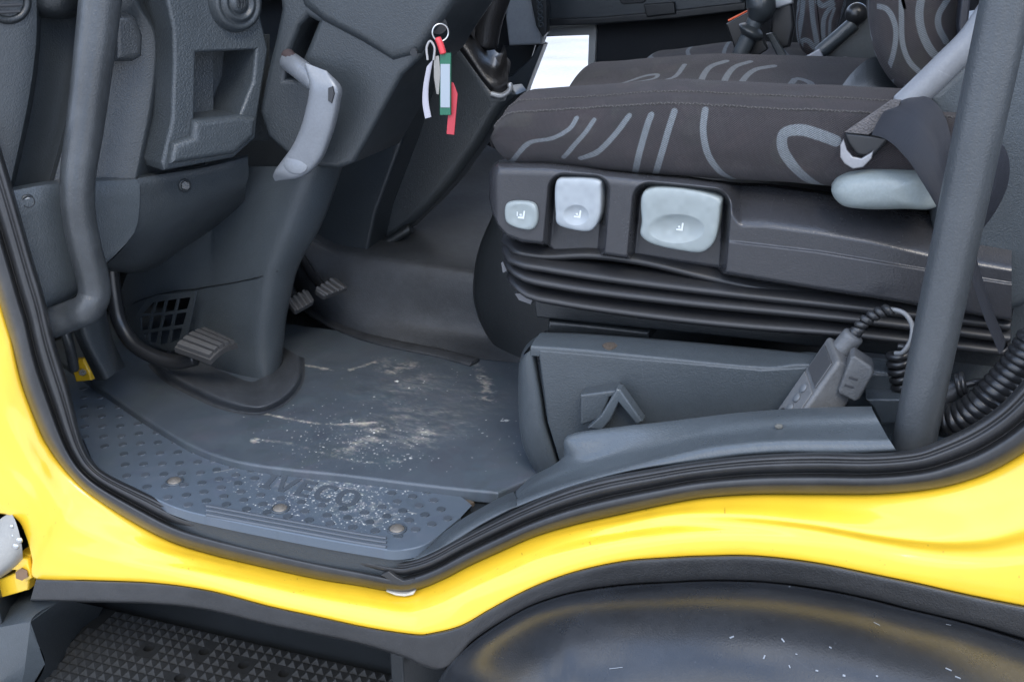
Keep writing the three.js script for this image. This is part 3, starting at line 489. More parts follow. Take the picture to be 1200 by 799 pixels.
// ------------------------------------------------------------------ dashboard at the front of the door
{
  const D = thing('dashboard', 'blue grey moulded dashboard end with open storage pocket beside the door pillar', 'dashboard');
  // upper side panel, dark recess and ridge (traced as upright lines)
  const u = [
    [[-60, -60], [-60, 0], [-55, 60], [-45, 130], [-30, 225]],
    [[40, -60], [42, 0], [41, 55], [31, 125], [10, 222]],
    [[46, -60], [47, 0], [46, 55], [37, 125], [16, 220]],
    [[92, -60], [92, 0], [88, 55], [80, 125], [56, 216]],
    [[97, -60], [97, 0], [94, 55], [85, 125], [62, 215]],
    [[135, -60], [137, 0], [137, 50], [132, 125], [112, 212]],
    [[155, -60], [157, 0], [179, 42], [176, 110], [157, 209]],
    [[160, -60], [161, 0], [184, 42], [181, 110], [162, 208]],
    [[172, -60], [176, 0], [199, 42], [198, 110], [189, 204]],
    [[240, -60], [240, 0], [245, 42], [240, 110], [240, 198]]];
  const off = [-0.03, -0.02, -0.045, -0.055, -0.03, -0.012, 0.006, 0.004, -0.03, -0.09];
  mesh('upper_side_panel', toCreasedNormals(loft(u.map((c, i) => C(c, PD(off[i]))), 40, 3), 0.5), plasticMid, D);
  // lower panel: side face and the face that sweeps back to the steering column
  const l0 = [[6, 225], [67, 215], [163, 210]], l1 = [[20, 275], [80, 255], [163, 240]], l2 = [[38, 320], [95, 300], [157, 272]], l3 = [[54, 364], [92, 340], [124, 309]];
  const lo = (c, o) => C(c, PD(o));
  mesh('lower_side_panel', toCreasedNormals(loft([lo(l0, -0.05), lo(l0, 0.012), lo(l1, 0.016), lo(l2, 0.014), lo(l3, 0.006), lo(l3, -0.05)], 30, 3), 0.6), plastic, D);
  const t0 = [[161, 209], [196, 203], [240, 196], [290, 184]], t1 = [[161, 235], [196, 228], [240, 218], [291, 204]], t2 = [[156, 272], [190, 255], [235, 236], [289, 214]], t3 = [[138, 297], [180, 283], [225, 258], [287, 224]], t4 = [[122, 312], [168, 312], [215, 282], [286, 236]];
  mesh('lower_rear_panel', toCreasedNormals(loft([lo(t0, -0.05), lo(t0, 0.012), lo(t1, 0.012), lo(t2, 0.006), lo(t3, -0.012), lo(t4, -0.05), lo(t4.map((p) => [p[0] + 4, p[1] + 6]), -0.12)], 40, 4), 0.9), plasticMid, D);
  for (const [x, y] of [[32, 236], [216, 217]]) {
    const q = P(x, y, PD(0.015)), s = mesh('screw', face(boxUV(new THREE.TorusGeometry(0.0075, 0.0022, 10, 24)), q, nD), plasticDark, D);
    mesh('screw_head', face(boxUV(cyl(0.006, 0.0065, 0.004, 6).rotateX(Math.PI / 2)), q, nD), steel, s);
  }
  // storage pocket with a framed opening and a speaker-like dial above it
  const o = [[184, -50], [202, 33], [203, 70], [201, 140], [189, 190], [193, 200], [274, 185], [300, 162], [302, 138], [315, 58], [306, 20], [300, -50]];
  const hole = [[230, 62], [300, 58], [296, 95], [281, 134], [228, 142]];
  const pk = mesh('storage_pocket', slab(o, PD(0.055), 0.09, 0.0055, { holes: [hole], bs: 4, crease: 0.8 }), plasticGrain, D);
  mesh('pocket_front_rail', slab([[228, 141], [282, 134], [301, 138], [299, 160], [276, 181], [200, 193], [203, 168], [226, 160]], PD(0.068), 0.03, 0.010, { bs: 4 }), plasticGrain, pk);
  mesh('pocket_back', slab([[205, 40], [316, 40], [316, 165], [205, 165]], PD(-0.032), 0.004, 0.001), plasticGrain, pk);
  mesh('pocket_side', slab([[226, 58], [250, 58], [250, 148], [226, 148]], PD(-0.01), 0.02, 0.001), plasticGrain, pk);
  const dc = P(277, 3, PD(0.062));
  const dial = mesh('dial', face(boxUV(new THREE.LatheGeometry([[0, 0.010], [0.006, 0.012], [0.012, 0.010], [0.013, 0.006], [0.017, 0.006], [0.019, 0.010], [0.023, 0.010], [0.025, 0.005], [0.029, 0.005], [0.031, 0.008], [0.036, 0.006], [0.04, -0.006]].map((q) => new THREE.Vector2(...q)), 40).rotateX(Math.PI / 2)), dc, nD), plasticMid, D);
  mesh('dial_rib', [-1, 0, 1].map((k) => face(rbox(0.003, 0.016 - Math.abs(k) * 0.004, 0.005, 0.001).translate(k * 0.005, 0, 0.011), dc, nD)), plasticDark, dial);
  const vc = P(6, -2, PD(-0.018));
  const vent = mesh('side_vent', face(boxUV(new THREE.TorusGeometry(0.026, 0.005, 10, 32)), vc, nD), plasticDark, D);
  for (let k = -2; k <= 2; k++) mesh('vent_slat', face(rbox(0.04 - Math.abs(k) * 0.006, 0.003, 0.008, 0.001).translate(0, k * 0.008, 0), vc, nD), blackMat, vent);
  mesh('dash_top', place(rbox(0.46, 0.3, 1.88, 0.03), V(-1.18, 0.76, -1.06)), plasticDark, D);
  // pillar foot behind the handle and the kick panel in the footwell
  mesh('kick_panel', loft([C([[75, 360], [90, 400], [112, 446]], PD(-0.10)), C([[90, 350], [98, 395], [125, 444]], PD(-0.06)), C([[112, 325], [121, 390], [136, 436]], PD(-0.07)), C([[120, 330], [129, 388], [146, 430]], PD(-0.16))], 16, 4), plasticMid, D);
}
{ // grab handle beside the door opening
  const G = thing('grab_rail', 'thick grey bent tube grab handle fixed to the dashboard end', 'grab handle');
  const pl = PD(0.05);
  const pts = [[122, -60], [117, 0], [109, 70], [99, 150], [91, 205], [91, 245], [99, 290], [108, 325], [110, 345], [103, 360], [85, 369], [58, 379]].map((p, i) => P(p[0], p[1], i < 10 ? PD(0.055) : PD(0.055 - (i - 9) * 0.02)));
  mesh('tube', bar(pts, (t) => 0.0265 - 0.0055 * Math.min(1, t * 1.6), 0, 90, 24), handleMat, G);
  mesh('upper_mount', slab([[132, 16], [152, 15], [162, 22], [169, 42], [168, 66], [158, 72], [134, 73]], PD(0.045), 0.06, 0.010, { bs: 4 }), handleMat, G);
}
solo('wiring_conduit', bar([P(74, 385, -0.16), P(80, 402, -0.16), P(84, 420, -0.165), P(86, 432, -0.17)], 0.008, 0.008, 20, 12), handleMat, 'grey conduit running down beside the door pillar foot', 'conduit');
{
  const B = thing('floor_clamp', 'small yellow floor clamp with a bolt beside the pillar foot', 'clamp');
  mesh('clamp_plate', slab([[82, 424], [96, 421], [104, 436], [106, 446], [88, 448]], -0.24, 0.02, 0.003), yellow, B);
  mesh('bolt', face(boxUV(cyl(0.006, 0.006, 0.016, 6).rotateX(Math.PI / 2)), P(97, 436, -0.238), V(0.5, 0.3, 0.8)), steel, B);
}

// ------------------------------------------------------------------ steering column
{
  const S = thing('steering_column', 'grey steering column cover with vent grille and metal adjusting lever', 'steering column');
  // lower cover: wraps from the dashboard round a soft corner
  const v = [
    [[230, 195], [185, 262], [150, 318], [138, 362], [150, 400], [188, 438]],
    [[262, 195], [225, 262], [190, 322], [180, 365], [186, 405], [222, 428]],
    [[300, 195], [268, 262], [240, 325], [234, 370], [236, 410], [262, 444]],
    [[340, 195], [312, 262], [288, 322], [280, 370], [280, 412], [290, 452]],
    [[372, 195], [345, 262], [322, 318], [313, 365], [308, 410], [312, 449]],
    [[402, 190], [376, 262], [349, 312], [339, 350], [333, 384], [329, 432]]];
  const zz = [-0.445, -0.412, -0.388, -0.374, -0.378, -0.425];
  const cv = v.map((c, i) => C(c, zz[i]));
  cv.push(cv[5].map((p) => p.clone().add(V(-0.07, 0, -0.1))));
  const crow = loftRows(cv, 120, 10);
  mesh('lower_cover', cutGrid(crow, [[160, 370], [173, 352], [183, 348], [226, 344], [214, 403], [198, 410], [176, 402], [165, 392]]), plastic, S);
  // moulded seam across the cover
  mesh('cover_seam', bar(onRows(crow, [[156, 356], [170, 350], [186, 345], [205, 342], [225, 339], [245, 336], [265, 333], [285, 329], [305, 324], [325, 318]], 0.0002), 0.0012, 0.0012, 60, 6), plasticDark, S);
  // scooped foot rest round the upper cover
  const g0 = [[172, 362], [182, 351], [223, 348], [212, 404], [196, 408], [176, 398], [166, 380]];
  const xs = [[174, 188], [193, 203], [206, 213]];
  const holes = [[[167, 367], [177, 355], [180, 354], [176, 368]], [[183, 354], [192, 352.5], [189, 366], [179, 368]], [[195.5, 352], [206, 350.5], [203, 364], [192, 366]], [[209.5, 350], [222, 348.5], [218.5, 362], [206.5, 364]],
    [[164.5, 372], [175, 371], [172, 386], [165, 387]], [[178.5, 371], [188.5, 369.5], [185.5, 384], [175.5, 386]], [[192, 369.5], [202, 368], [199, 382], [189, 384]], [[205.5, 367.5], [217.5, 366], [214, 380], [202.5, 382]],
    [[168, 391], [171.5, 390], [171, 398]], [[175, 390], [184.5, 388.5], [182, 402], [175, 401]], [[188, 388], [198, 386.5], [195, 402], [186, 404]], [[201.5, 386], [212.5, 384.5], [209, 398], [199, 402]]];
  const gp = { n: V(-0.36, 0, 1).normalize(), e1: V(1, 0, 0.36).normalize(), e2: V(0, 1, 0) }; gp.d = gp.n.dot(P(195, 375, -0.378));
  for (const h of holes) { const c = h.reduce((a, q) => [a[0] + q[0] / h.length, a[1] + q[1] / h.length], [0, 0]); h.forEach((q) => { q[0] = c[0] + (q[0] - c[0]) * 1.12; q[1] = c[1] + (q[1] - c[1]) * 1.06; }); }
  const gr = mesh('vent_grille', slab([[158, 370], [172, 350], [182, 346], [229, 342], [216, 405], [198, 412], [176, 404], [163, 392]], gp, 0.003, 0.0005, { holes }), plastic, S);
  // upper shroud with the slot of the lever
  const uo = [[322, -50], [328, 10], [321, 45], [311, 85], [302, 130], [312, 160], [345, 190], [374, 197], [396, 198], [414, 191], [427, 168], [454, 118], [471, 88], [494, 67], [531, 0], [548, -50]];
  const slot = [[334, 92], [340, 55], [350, 30], [360, 20], [371, 26], [362, 48], [352, 72], [345, 92]];
  const us = mesh('upper_shroud', slab(uo, -0.33, 0.17, 0.009, { holes: [slot], bs: 4, crease: 1.0 }), plasticMid, S);
  mesh('slot_back', slab([[325, 98], [335, 10], [385, 10], [360, 100]], -0.44, 0.004, 0.001), plasticMid, us);
  mesh('shroud_cap', slab([[334, -50], [352, 8], [376, 27], [420, 50], [458, 73], [491, 64], [532, 0], [548, -50]], -0.322, 0.19, 0.016, { bs: 4, crease: 1.0 }), plasticMid, us);
  mesh('shroud_screw', face(boxUV(cyl(0.005, 0.005, 0.006, 12).rotateX(Math.PI / 2)), P(485, 61, -0.320), V(0.2, -0.3, 1)), blackMat, us);
  // metal adjusting lever
  const lv = mesh('adjusting_lever', ribbon([[352, 74], [359, 102], [355, 128], [349, 150], [339, 172], [327, 189], [319, 200], [315, 208]], [[378, 84], [394, 104], [393, 122], [388, 146], [381, 168], [371, 190], [352, 208], [318, 214]], -0.272, 0.022, 3.2), leverMat, S);
  mesh('lever_pivot', bar([P(339, 72, -0.33), P(350, 80, -0.305), P(370, 96, -0.290)], 0.0145, 0.0145, 12, 20), leverMat, lv);
  mesh('lever_bolt', bar([P(337, 65, -0.33), P(345, 74, -0.31)], 0.010, 0.010, 6, 12), M([0.05, 0.035, 0.035], 0.6), lv);
  mesh('lever_socket', slab([[384, 103], [389, 101], [391, 110], [388, 121], [384, 118]], -0.2705, 0.004, 0.001), blackMat, lv);
  mesh('thumb_dish', face(boxUV(new THREE.SphereGeometry(0.017, 20, 10).scale(1.15, 0.8, 0.16)), P(346, 193, -0.2735), V(0, 0.1, 1)), leverMat, lv);
  // rubber flange on the floor
  const flangeMat = M([0.075, 0.082, 0.092], 0.45, { map: wornDusty, roughnessMap: roughVar });
  const fi = [[204, 404], [214, 411], [228, 419], [260, 435], [288, 446], [300, 446], [314, 437], [325, 424], [328, 404]], fm = [[186, 420], [200, 432], [220, 444], [256, 460], [288, 470], [308, 470], [330, 459], [344, 440], [346, 415]], fm2 = [[182, 423], [196, 436], [218, 449], [255, 466], [288, 476], [310, 476], [334, 463], [349, 442], [350, 417]], fx = [[172, 428], [190, 446], [214, 460], [252, 478], [288, 486], [314, 484], [341, 469], [356, 446], [357, 420]];
  const fr = (a, h) => C(a, PY(h));
  mesh('floor_flange', loft([fr(fi, 0.014), fr(fm, 0.034), fr(fm2, 0.033), fr(fx.map((p, i) => [(p[0] * 2 + fm2[i][0]) / 3, (p[1] * 2 + fm2[i][1]) / 3]), 0.0145), fr(fx, 0.0118)], 70, 5), flangeMat, S);
}
// ------------------------------------------------------------------ pedals
{
  const Q = thing('clutch_pedal', 'worn ribbed clutch pedal on a curved black arm beside the column', 'pedal');
  const arm = [[128, 300], [133, 345], [140, 378], [155, 402], [178, 417], [205, 424], [228, 420]].map((p, i) => P(p[0], p[1], [-0.30, -0.29, -0.285, -0.28, -0.28, -0.285, -0.29][i]));
  mesh('arm', bar(arm, 0.0125, 0.0125, 60, 16), gloss, Q);
  const rows = [], A = [[207, 402], [222, 391], [240, 385], [262, 392], [278, 402]], B = [[203, 408], [220, 400], [238, 396], [258, 404], [276, 408]];
  const pad = (a) => C(a, -0.27);
  const pp = { n: V(0.30, 0.86, 0.42).normalize() }; pp.d = pp.n.dot(P(240, 404, -0.275));
  const n = { p0: P(204, 407, pp), p1: P(246, 422, pp), p2: P(278, 403, pp), p3: P(240, 386, pp) };
  const f = (u, w, h) => n.p0.clone().multiplyScalar((1 - u) * (1 - w)).addScaledVector(n.p1, u * (1 - w)).addScaledVector(n.p2, u * w).addScaledVector(n.p3, (1 - u) * w).add(V(0, 0.006 * Math.sin(w * Math.PI) + h, 0));
  const surf = (u0, u1, w0, w1, h) => { const R = []; for (let j = 0; j <= 12; j++) { const r = []; for (let i = 0; i <= 4; i++) r.push(f(u0 + (u1 - u0) * i / 4, w0 + (w1 - w0) * j / 12, h)); R.push(r); } return R; };
  const thick = (u0, u1, w0, w1, h0, h1) => { const t = surf(u0, u1, w0, w1, h1), b = surf(u0, u1, w0, w1, h0); const e = (k) => [b.map((r) => r[k]), t.map((r) => r[k])]; return [grid(t), grid(b), grid(e(0)), grid(e(4)), grid([b[0], t[0]]), grid([b[12], t[12]])].map((g) => boxUV(toCreasedNormals(g, 0.5))); };
  const padMat = M([0.055, 0.055, 0.056], 0.6, { map: wornDusty });
  const p = mesh('pad', thick(0, 1, 0, 1, -0.008, 0), M([0.035, 0.035, 0.036], 0.6, { map: wornDusty }), Q);
  for (let k = 0; k < 5; k++) mesh('rib', thick(0.05, 0.95, 0.04 + k * 0.195, 0.04 + k * 0.195 + 0.13, 0, 0.006), padMat, p);
}
for (const [name, label, q, arm] of [['brake_pedal', 'ribbed brake pedal pad showing behind the column foot', [[336, 352], [346, 365], [369, 352], [360, 338]], [[345, 350], [338, 335], [325, 300]]], ['accelerator_pedal', 'worn black accelerator pedal pad, farthest from the door', [[368, 339], [380, 347], [409, 336], [392, 324]], [[380, 338], [368, 325], [352, 300]]]]) {
  const Q = thing(name, label, 'pedal');
  const z = name === 'brake_pedal' ? -0.50 : -0.54, pl = { n: V(0.45, 0.8, 0.4).normalize() }; pl.d = pl.n.dot(P(q[0][0] + 15, q[0][1], z)); pl.e1 = V(0, 1, 0).cross(pl.n).normalize(); pl.e2 = pl.n.clone().cross(pl.e1);
  const padMat = M([0.075, 0.075, 0.077], 0.6, { map: wornDusty });
  const pd = mesh('pad', slab(q, pl, 0.014, 0.003, { round: 0.006 }), padMat, Q);
  const lerp = (a, b, t) => [a[0] + (b[0] - a[0]) * t, a[1] + (b[1] - a[1]) * t];
  for (let k = 0; k < 4; k++) { const t = 0.14 + k * 0.22; mesh('rib', bar([lerp(q[0], q[3], t), lerp(q[1], q[2], t)].map((p) => P(...p, pl)), 0.0035, 0.0035, 4, 8), padMat, pd); }
  mesh('arm', bar(arm.map((p, i) => P(p[0], p[1], z - 0.02 - i * 0.03)), 0.009, 0.009, 16, 10), gloss, Q);
}

// ------------------------------------------------------------------ centre console with gear lever, keys
{
  const K = thing('centre_console', 'dark grey sloping centre console wall beyond the steering column', 'console');
  mesh('console_side', slab([[432, 268], [450, 215], [486, 109], [510, 25], [519, 18], [535, 40], [580, 106], [597, 104], [603, 112], [585, 130], [560, 172], [530, 214], [505, 242], [470, 275], [442, 292], [425, 290]], -0.74, 0.09, 0.02, { bs: 5, crease: 1.1 }), plasticMid, K);
  mesh('lower_dash_wall', slab([[345, 315], [372, 265], [400, 190], [470, 80], [520, -40], [560, -40], [505, 60], [470, 170], [440, 250], [430, 296], [405, 303], [360, 312]], -0.66, 0.2, 0.006, { bs: 3 }), plasticMid, K);
  mesh('foot_bar', bar([P(398, 304, -0.66), P(440, 291, -0.71), P(480, 268, -0.73)], 0.01, 0.01, 16, 10), plasticDark, K);
  mesh('under_dash', place(rbox(0.3, 0.5, 1.3, 0.02), V(-1.2, 0.42, -1.2)), plasticMid, K);
}
{
  const G = thing('gear_lever', 'black leather gaiter and lever standing on the centre console', 'gear lever');
  const bl = M([0.016, 0.016, 0.017], 0.34, { map: worn, bumpMap: coarseBump, bumpScale: 0.0004 });
  const z = -0.80;
  mesh('gaiter', loft([C([[517, 28], [545, 70], [580, 112], [597, 104]], -0.745), C([[517, 24], [545, 58], [575, 98], [596, 96]], -0.735), C([[524, 15], [551, 42], [578, 80], [594, 66]], -0.76), C([[545, 16], [560, 40], [580, 70], [592, 56]], -0.81), C([[556, 24], [568, 44], [584, 62], [590, 52]], -0.86)], 30, 5), bl, G);
  mesh('gaiter_fold', loft([C([[522, 16], [540, 14], [558, 30]], -0.79), C([[530, 24], [545, 26], [556, 42]], -0.765), C([[540, 34], [550, 38], [556, 46]], -0.75)], 16, 4), M([0.05, 0.05, 0.052], 0.3), G);
  mesh('gaiter_fold', loft([C([[587, 62], [598, 72], [595, 92]], -0.79), C([[580, 66], [588, 82], [592, 93]], -0.765)], 16, 4), M([0.05, 0.05, 0.052], 0.3), G);
  mesh('lever', bar(C([[568, 52], [572, 25], [582, -10], [592, -60]], -0.80), (t) => 0.024 + 0.006 * t, 0, 24, 20), bl, G);
  mesh('base_ring', bar(C([[576, 110], [588, 112], [598, 104], [597, 98]], -0.74), 0.005, 0.005, 16, 10), silver, G);
}
{
  const K = thing('key_bunch', 'bunch of keys with green and red tags hanging from the ignition', 'keys');
  const z = -0.315;
  mesh('key_ring', face(boxUV(new THREE.TorusGeometry(0.011, 0.0012, 8, 28)), P(516, 38, z), V(0.6, 0, 0.8)), steel, K);
  mesh('ignition_barrel', face(boxUV(cyl(0.012, 0.014, 0.03, 20).rotateX(Math.PI / 2)), P(512, 26, z - 0.03), V(0.5, -0.2, 0.9)), gloss, K);
  const tag = mesh('green_tag', slab([[515, 62], [528, 62], [528, 135], [515, 135]], z, 0.004, 0.0012), ink(0x1d5a44, 0.4), K);
  mesh('tag_window', slab([[516, 75], [527, 75], [527, 126], [516, 126]], z + 0.0012, 0.002, 0.0004), ink(0x8f989f, 0.3), tag);
  mesh('red_tag', slab([[524, 95], [531, 97], [536, 110], [532, 158], [523, 157], [526, 120]], z - 0.006, 0.002, 0.0006), ink(0xa8353f, 0.5), K);
  mesh('red_tie', bar(C([[513, 45], [516, 52], [519, 62]], z + 0.002), 0.0045, 0.0045, 10, 10), ink(0xc23a40, 0.5), K);
  mesh('white_ribbon', loft([C([[500, 78], [496, 100], [495, 120], [498, 139]], z + 0.004), C([[507, 70], [502, 100], [502, 120], [505, 137]], z + 0.002), C([[507, 70], [502, 100], [502, 120], [505, 137]], z - 0.001), C([[500, 78], [496, 100], [495, 120], [498, 139]], z)], 20, 2), ink(0x9a99a2, 0.8), K);
  mesh('white_cord', bar(C([[501, 70], [500, 55], [504, 48], [509, 55], [508, 70]], z + 0.002), 0.0016, 0.0016, 24, 8), ink(0x949393, 0.7), K);
  mesh('key', slab([[508, 66], [514, 65], [516, 85], [514, 111], [511, 110], [508, 90]], z + 0.001, 0.003, 0.0008), M([0.35, 0.33, 0.3], 0.4, { metalness: 0.7, map: worn }), K);
}

// ------------------------------------------------------------------ seats
// woven upholstery: dark twill with pale swirls, printed in the cushion's own uv
function fabric(w, h, strokes, S = 1500) {
  const cv = document.createElement('canvas'); cv.width = Math.round(w * S); cv.height = Math.round(h * S);
  const c = cv.getContext('2d'); c.fillStyle = '#302d2f'; c.fillRect(0, 0, cv.width, cv.height);
  for (let k = 0; k < 1200; k++) { c.fillStyle = `rgba(${rnd() < .5 ? '40,36,36' : '112,102,98'},${rr(0.02, 0.06)})`; c.beginPath(); c.ellipse(rnd() * cv.width, rnd() * cv.height, rr(5, 50), rr(4, 30), rnd() * 3, 0, 6.3); c.fill(); }
  c.lineCap = 'round'; c.lineJoin = 'round';
  for (const { pts, wd, col } of strokes) {
    c.strokeStyle = col || '#62676b'; c.lineWidth = wd * S;
    const k = new THREE.CatmullRomCurve3(pts.map((p) => V(p[0] * S, cv.height - p[1] * S, 0))).getPoints(40);
    c.beginPath(); k.forEach((p, i) => i ? c.lineTo(p.x, p.y) : c.moveTo(p.x, p.y)); c.stroke();
  }
  const im = c.getImageData(0, 0, cv.width, cv.height), d = im.data;
  for (let j = 0; j < cv.height; j++) for (let i = 0; i < cv.width; i++) { // threads
    const k = (j * cv.width + i) * 4, t = ((i * 1.0 + j * 1.7) % 6) / 6, f = 0.66 + 0.74 * Math.abs(t - 0.5) * 2 * (((i >> 1) + (j >> 1)) & 1 ? 1 : 0.8) + 0.2 * (rnd() - 0.5);
    d[k] *= f; d[k + 1] *= f; d[k + 2] *= f;
  }
  c.putImageData(im, 0, 0);
  const tx = new THREE.CanvasTexture(cv); tx.colorSpace = THREE.SRGBColorSpace; tx.magFilter = THREE.LinearFilter; tx.anisotropy = 8; tx.wrapS = tx.wrapT = THREE.RepeatWrapping; return tx;
}
const twill = dataTex(128, (i, j) => 0.5 + 0.5 * Math.sin((i + j * 2) / 128 * Math.PI * 2 * 4), false, 0.014);
// cushion: lengthwise rows between a rounded front and the back, cross-section (z, y)
function cushionRows(x0, x1, cs, sag, ymid, r) {
  const k = new THREE.CatmullRomCurve3(cs.map(([z, y]) => V(0, y, z)), false, 'centripetal').getPoints(90);
  const rows = []; const n = 90; const cz = (cs[0][0] + cs[cs.length - 1][0]) / 2;
  for (let i = 0; i <= n; i++) {
    const x = x0 + (x1 - x0) * Math.pow(i / n, 1.5), d = x - x0;
    const q = d < r ? Math.sqrt(Math.max(0, 1 - (1 - d / r) ** 2)) : 1, front = 1 - THREE.MathUtils.smoothstep(d, 0, 0.26);
    rows.push(k.map((p) => { const up = Math.max(0, p.y - ymid) ; const y = ymid + (p.y - ymid) * (0.12 + 0.88 * q) - sag * front * Math.min(1, up / 0.05); const z = p.z + (cz - p.z) * 0.05 * (1 - q); return V(x + 0.004 * Math.sin(p.z * 18) * (1 - q), y + 0.0022 * fbm(x * 14, p.y * 20, p.z * 14, 3), z + 0.007 * fbm(x * 9 + 5, p.y * 22, p.z * 4, 3)); }));
  }
  rows.unshift(rows[0].map((p) => V(p.x + 0.004, ymid + (p.y - ymid) * 0.05, p.z + (cz - p.z) * 0.05)));
  return rows;
}
function uvGrid(rows) { // uv in metres: u along x, v along the cross-section
  const g = grid(rows), nu = rows[0].length, m = rows[rows.length >> 1], L = [0]; for (let i = 1; i < nu; i++) L.push(L[i - 1] + m[i].distanceTo(m[i - 1]));
  const uv = g.attributes.uv; rows.forEach((r, j) => r.forEach((p, i) => uv.setXY(j * nu + i, p.x - rows[0][0].x, L[i])));
  g.userData.L = L; return g;
}
const fabricMat = (t, w, h) => { t.repeat.set(1 / w, 1 / h); return M([1, 1, 1], 0.95, { map: t, bumpMap: twill, bumpScale: 0.0006, sheen: 0.35, sheenRoughness: 0.6, sheenColor: new THREE.Color(0.25, 0.24, 0.24) }); };
function scaleUV(g, w, h) { const uv = g.attributes.uv; for (let i = 0; i < uv.count; i++) uv.setXY(i, uv.getX(i) / w, uv.getY(i) / h); return g; }

const seat = thing('driver_seat', 'driver seat with dark swirl fabric cushion on black bellows beside the door', 'seat');
{
  const cs = [[-0.30, 0.428], [-0.268, 0.434], [-0.249, 0.455], [-0.243, 0.482], [-0.246, 0.506], [-0.253, 0.521], [-0.259, 0.5235], [-0.272, 0.529], [-0.283, 0.5315], [-0.289, 0.533], [-0.33, 0.541], [-0.38, 0.534], [-0.45, 0.516], [-0.52, 0.508], [-0.59, 0.517], [-0.65, 0.535], [-0.70, 0.539], [-0.745, 0.52], [-0.76, 0.48], [-0.74, 0.44], [-0.7, 0.43]];
  const rows = cushionRows(-0.425, 0.14, cs, 0.021, 0.468, 0.042);
  const g = uvGrid(rows), W = 0.6, H = 0.9, L = g.userData.L;
  const pj = rows.map((r) => r.map((p) => proj(p)));
  const pick = (top) => ([x, y]) => { let b = 1e9, o = null;
    if (top) { const far = P(x, y, -0.74), d3 = far.clone().sub(EYE); let hit = null; const prof = (z) => { let bb = 1e9, k = 0; rows[60].forEach((q, i) => { const d = Math.abs(q.z - z); if (q.y > 0.5 && d < bb) { bb = d; k = i; } }); return k; };
      for (let t = 0.72; t <= 1; t += 0.003) { const p = EYE.clone().addScaledVector(d3, t); if (p.z > -0.36) continue; const k = prof(p.z); if (p.y < rows[60][k].y) { hit = [p.x - rows[0][0].x, L[k]]; break; } }
      if (!hit) { const p = P(x, y, -0.70); hit = [p.x - rows[0][0].x, L[prof(-0.70)]]; } return hit; }
    pj.forEach((r, j) => r.forEach((q, i) => { if (rows[j][i].z < -0.30) return; const d = (q[0] - x) ** 2 + (q[1] - y) ** 2; if (d < b) { b = d; o = [Math.max(0, rows[j][i].x - rows[0][0].x), L[i]]; } })); return o; };
  const z7 = (a) => a.map(([x, y]) => [560 + x / 2.853, y / 2.853]), z8 = (a) => a.map(([x, y]) => [780 + x / 2.853, y / 2.853]), z9 = (a) => a.map(([x, y]) => [840 + x / 6, y / 6]);
  const st = [[z7([[335, 392], [310, 425], [250, 458], [170, 480], [90, 502]]), 0.0065], [z7([[385, 398], [350, 450], [280, 525]]), 0.006], [z7([[510, 388], [470, 440], [400, 500], [340, 535]]), 0.007], [z7([[572, 382], [555, 450], [530, 568]]), 0.008], [z7([[650, 370], [625, 450], [585, 572]]), 0.008], [z7([[765, 368], [755, 430], [770, 510], [800, 570], [850, 608]]), 0.008], [z7([[1198, 470], [1140, 445], [1080, 432], [1030, 450], [1015, 500], [1050, 560], [1100, 600], [1160, 632]]), 0.012],
    [z7([[480, 255], [560, 235], [600, 240], [590, 252], [520, 258]]), 0.007], [z7([[690, 213], [660, 245], [620, 258]]), 0.008], [z7([[830, 210], [770, 235], [735, 272]]), 0.010], [z7([[910, 208], [850, 240], [805, 280]]), 0.010], [z7([[990, 222], [930, 240], [890, 265], [880, 290]]), 0.010],
    [z9([[350, 650], [450, 590], [560, 565], [660, 575], [680, 605], [640, 640], [580, 668]]), 0.010], [z9([[770, 600], [750, 640], [770, 690]]), 0.010], [z9([[910, 640], [980, 690], [1070, 745]]), 0.010], [z9([[1040, 668], [1110, 700], [1190, 740]]), 0.010]];
  const tex = fabric(W, H, st.map(([p, wd], k) => ({ pts: p.map(pick(k > 6)), wd })));
  const tw = twill.clone(); tw.repeat.set(W / 0.014, H / 0.014); tw.needsUpdate = true;
  const cm = M([1, 1, 1], 0.95, { map: tex, bumpMap: tw, bumpScale: 0.0007, sheen: 0.35, sheenRoughness: 0.6, sheenColor: new THREE.Color(0.25, 0.24, 0.24) });
  scaleUV(g, W, H);
  const cu = mesh('cushion', g, cm, seat);
  // sewn seams along the side
  const seamMat = M([0.04, 0.037, 0.037], 1);
  const line = (k0, lift) => rows.filter((_, j) => j > 4 && j % 2 === 0).map((r) => { const p = r[k0].clone(); p.z += lift; p.y += lift * 0.6 + rr(-0.0005, 0.0005); return p; });
  const idx = (z, y) => { let b = 9, o = 0; rows[60].forEach((p, i) => { const d = Math.hypot(p.z - z, p.y - y); if (d < b) { b = d; o = i; } }); return o; };
  mesh('seam_piping', bar(line(idx(-0.256, 0.522), 0.0002), 0.0017, 0.0017, 160, 8), seamMat, cu);
  mesh('seam_piping', bar(line(idx(-0.288, 0.533), 0.0001), 0.0017, 0.0017, 160, 8), seamMat, cu);
  const stitch = []; for (const [k0, lf] of [[idx(-0.256, 0.522), 0.0012], [idx(-0.288, 0.533), 0.001]]) { const ck = new THREE.CatmullRomCurve3(line(k0, lf)); for (let k = 0; k < 130; k++) { const t = (k + 0.5) / 130, p = ck.getPointAt(t), d = ck.getTangentAt(t); const g = new THREE.BoxGeometry(0.0032, 0.0009, 0.0009); g.rotateZ((k % 2 ? 0.9 : -0.5) + rr(-0.2, 0.2)); stitch.push(boxUV(g.applyMatrix4(new THREE.Matrix4().makeTranslation(p.x, p.y + rr(-0.0006, 0.0008), p.z + 0.001)))); } }
  mesh('stitches', stitch, M([0.085, 0.082, 0.08], 1), cu).userData.kind = 'stuff';
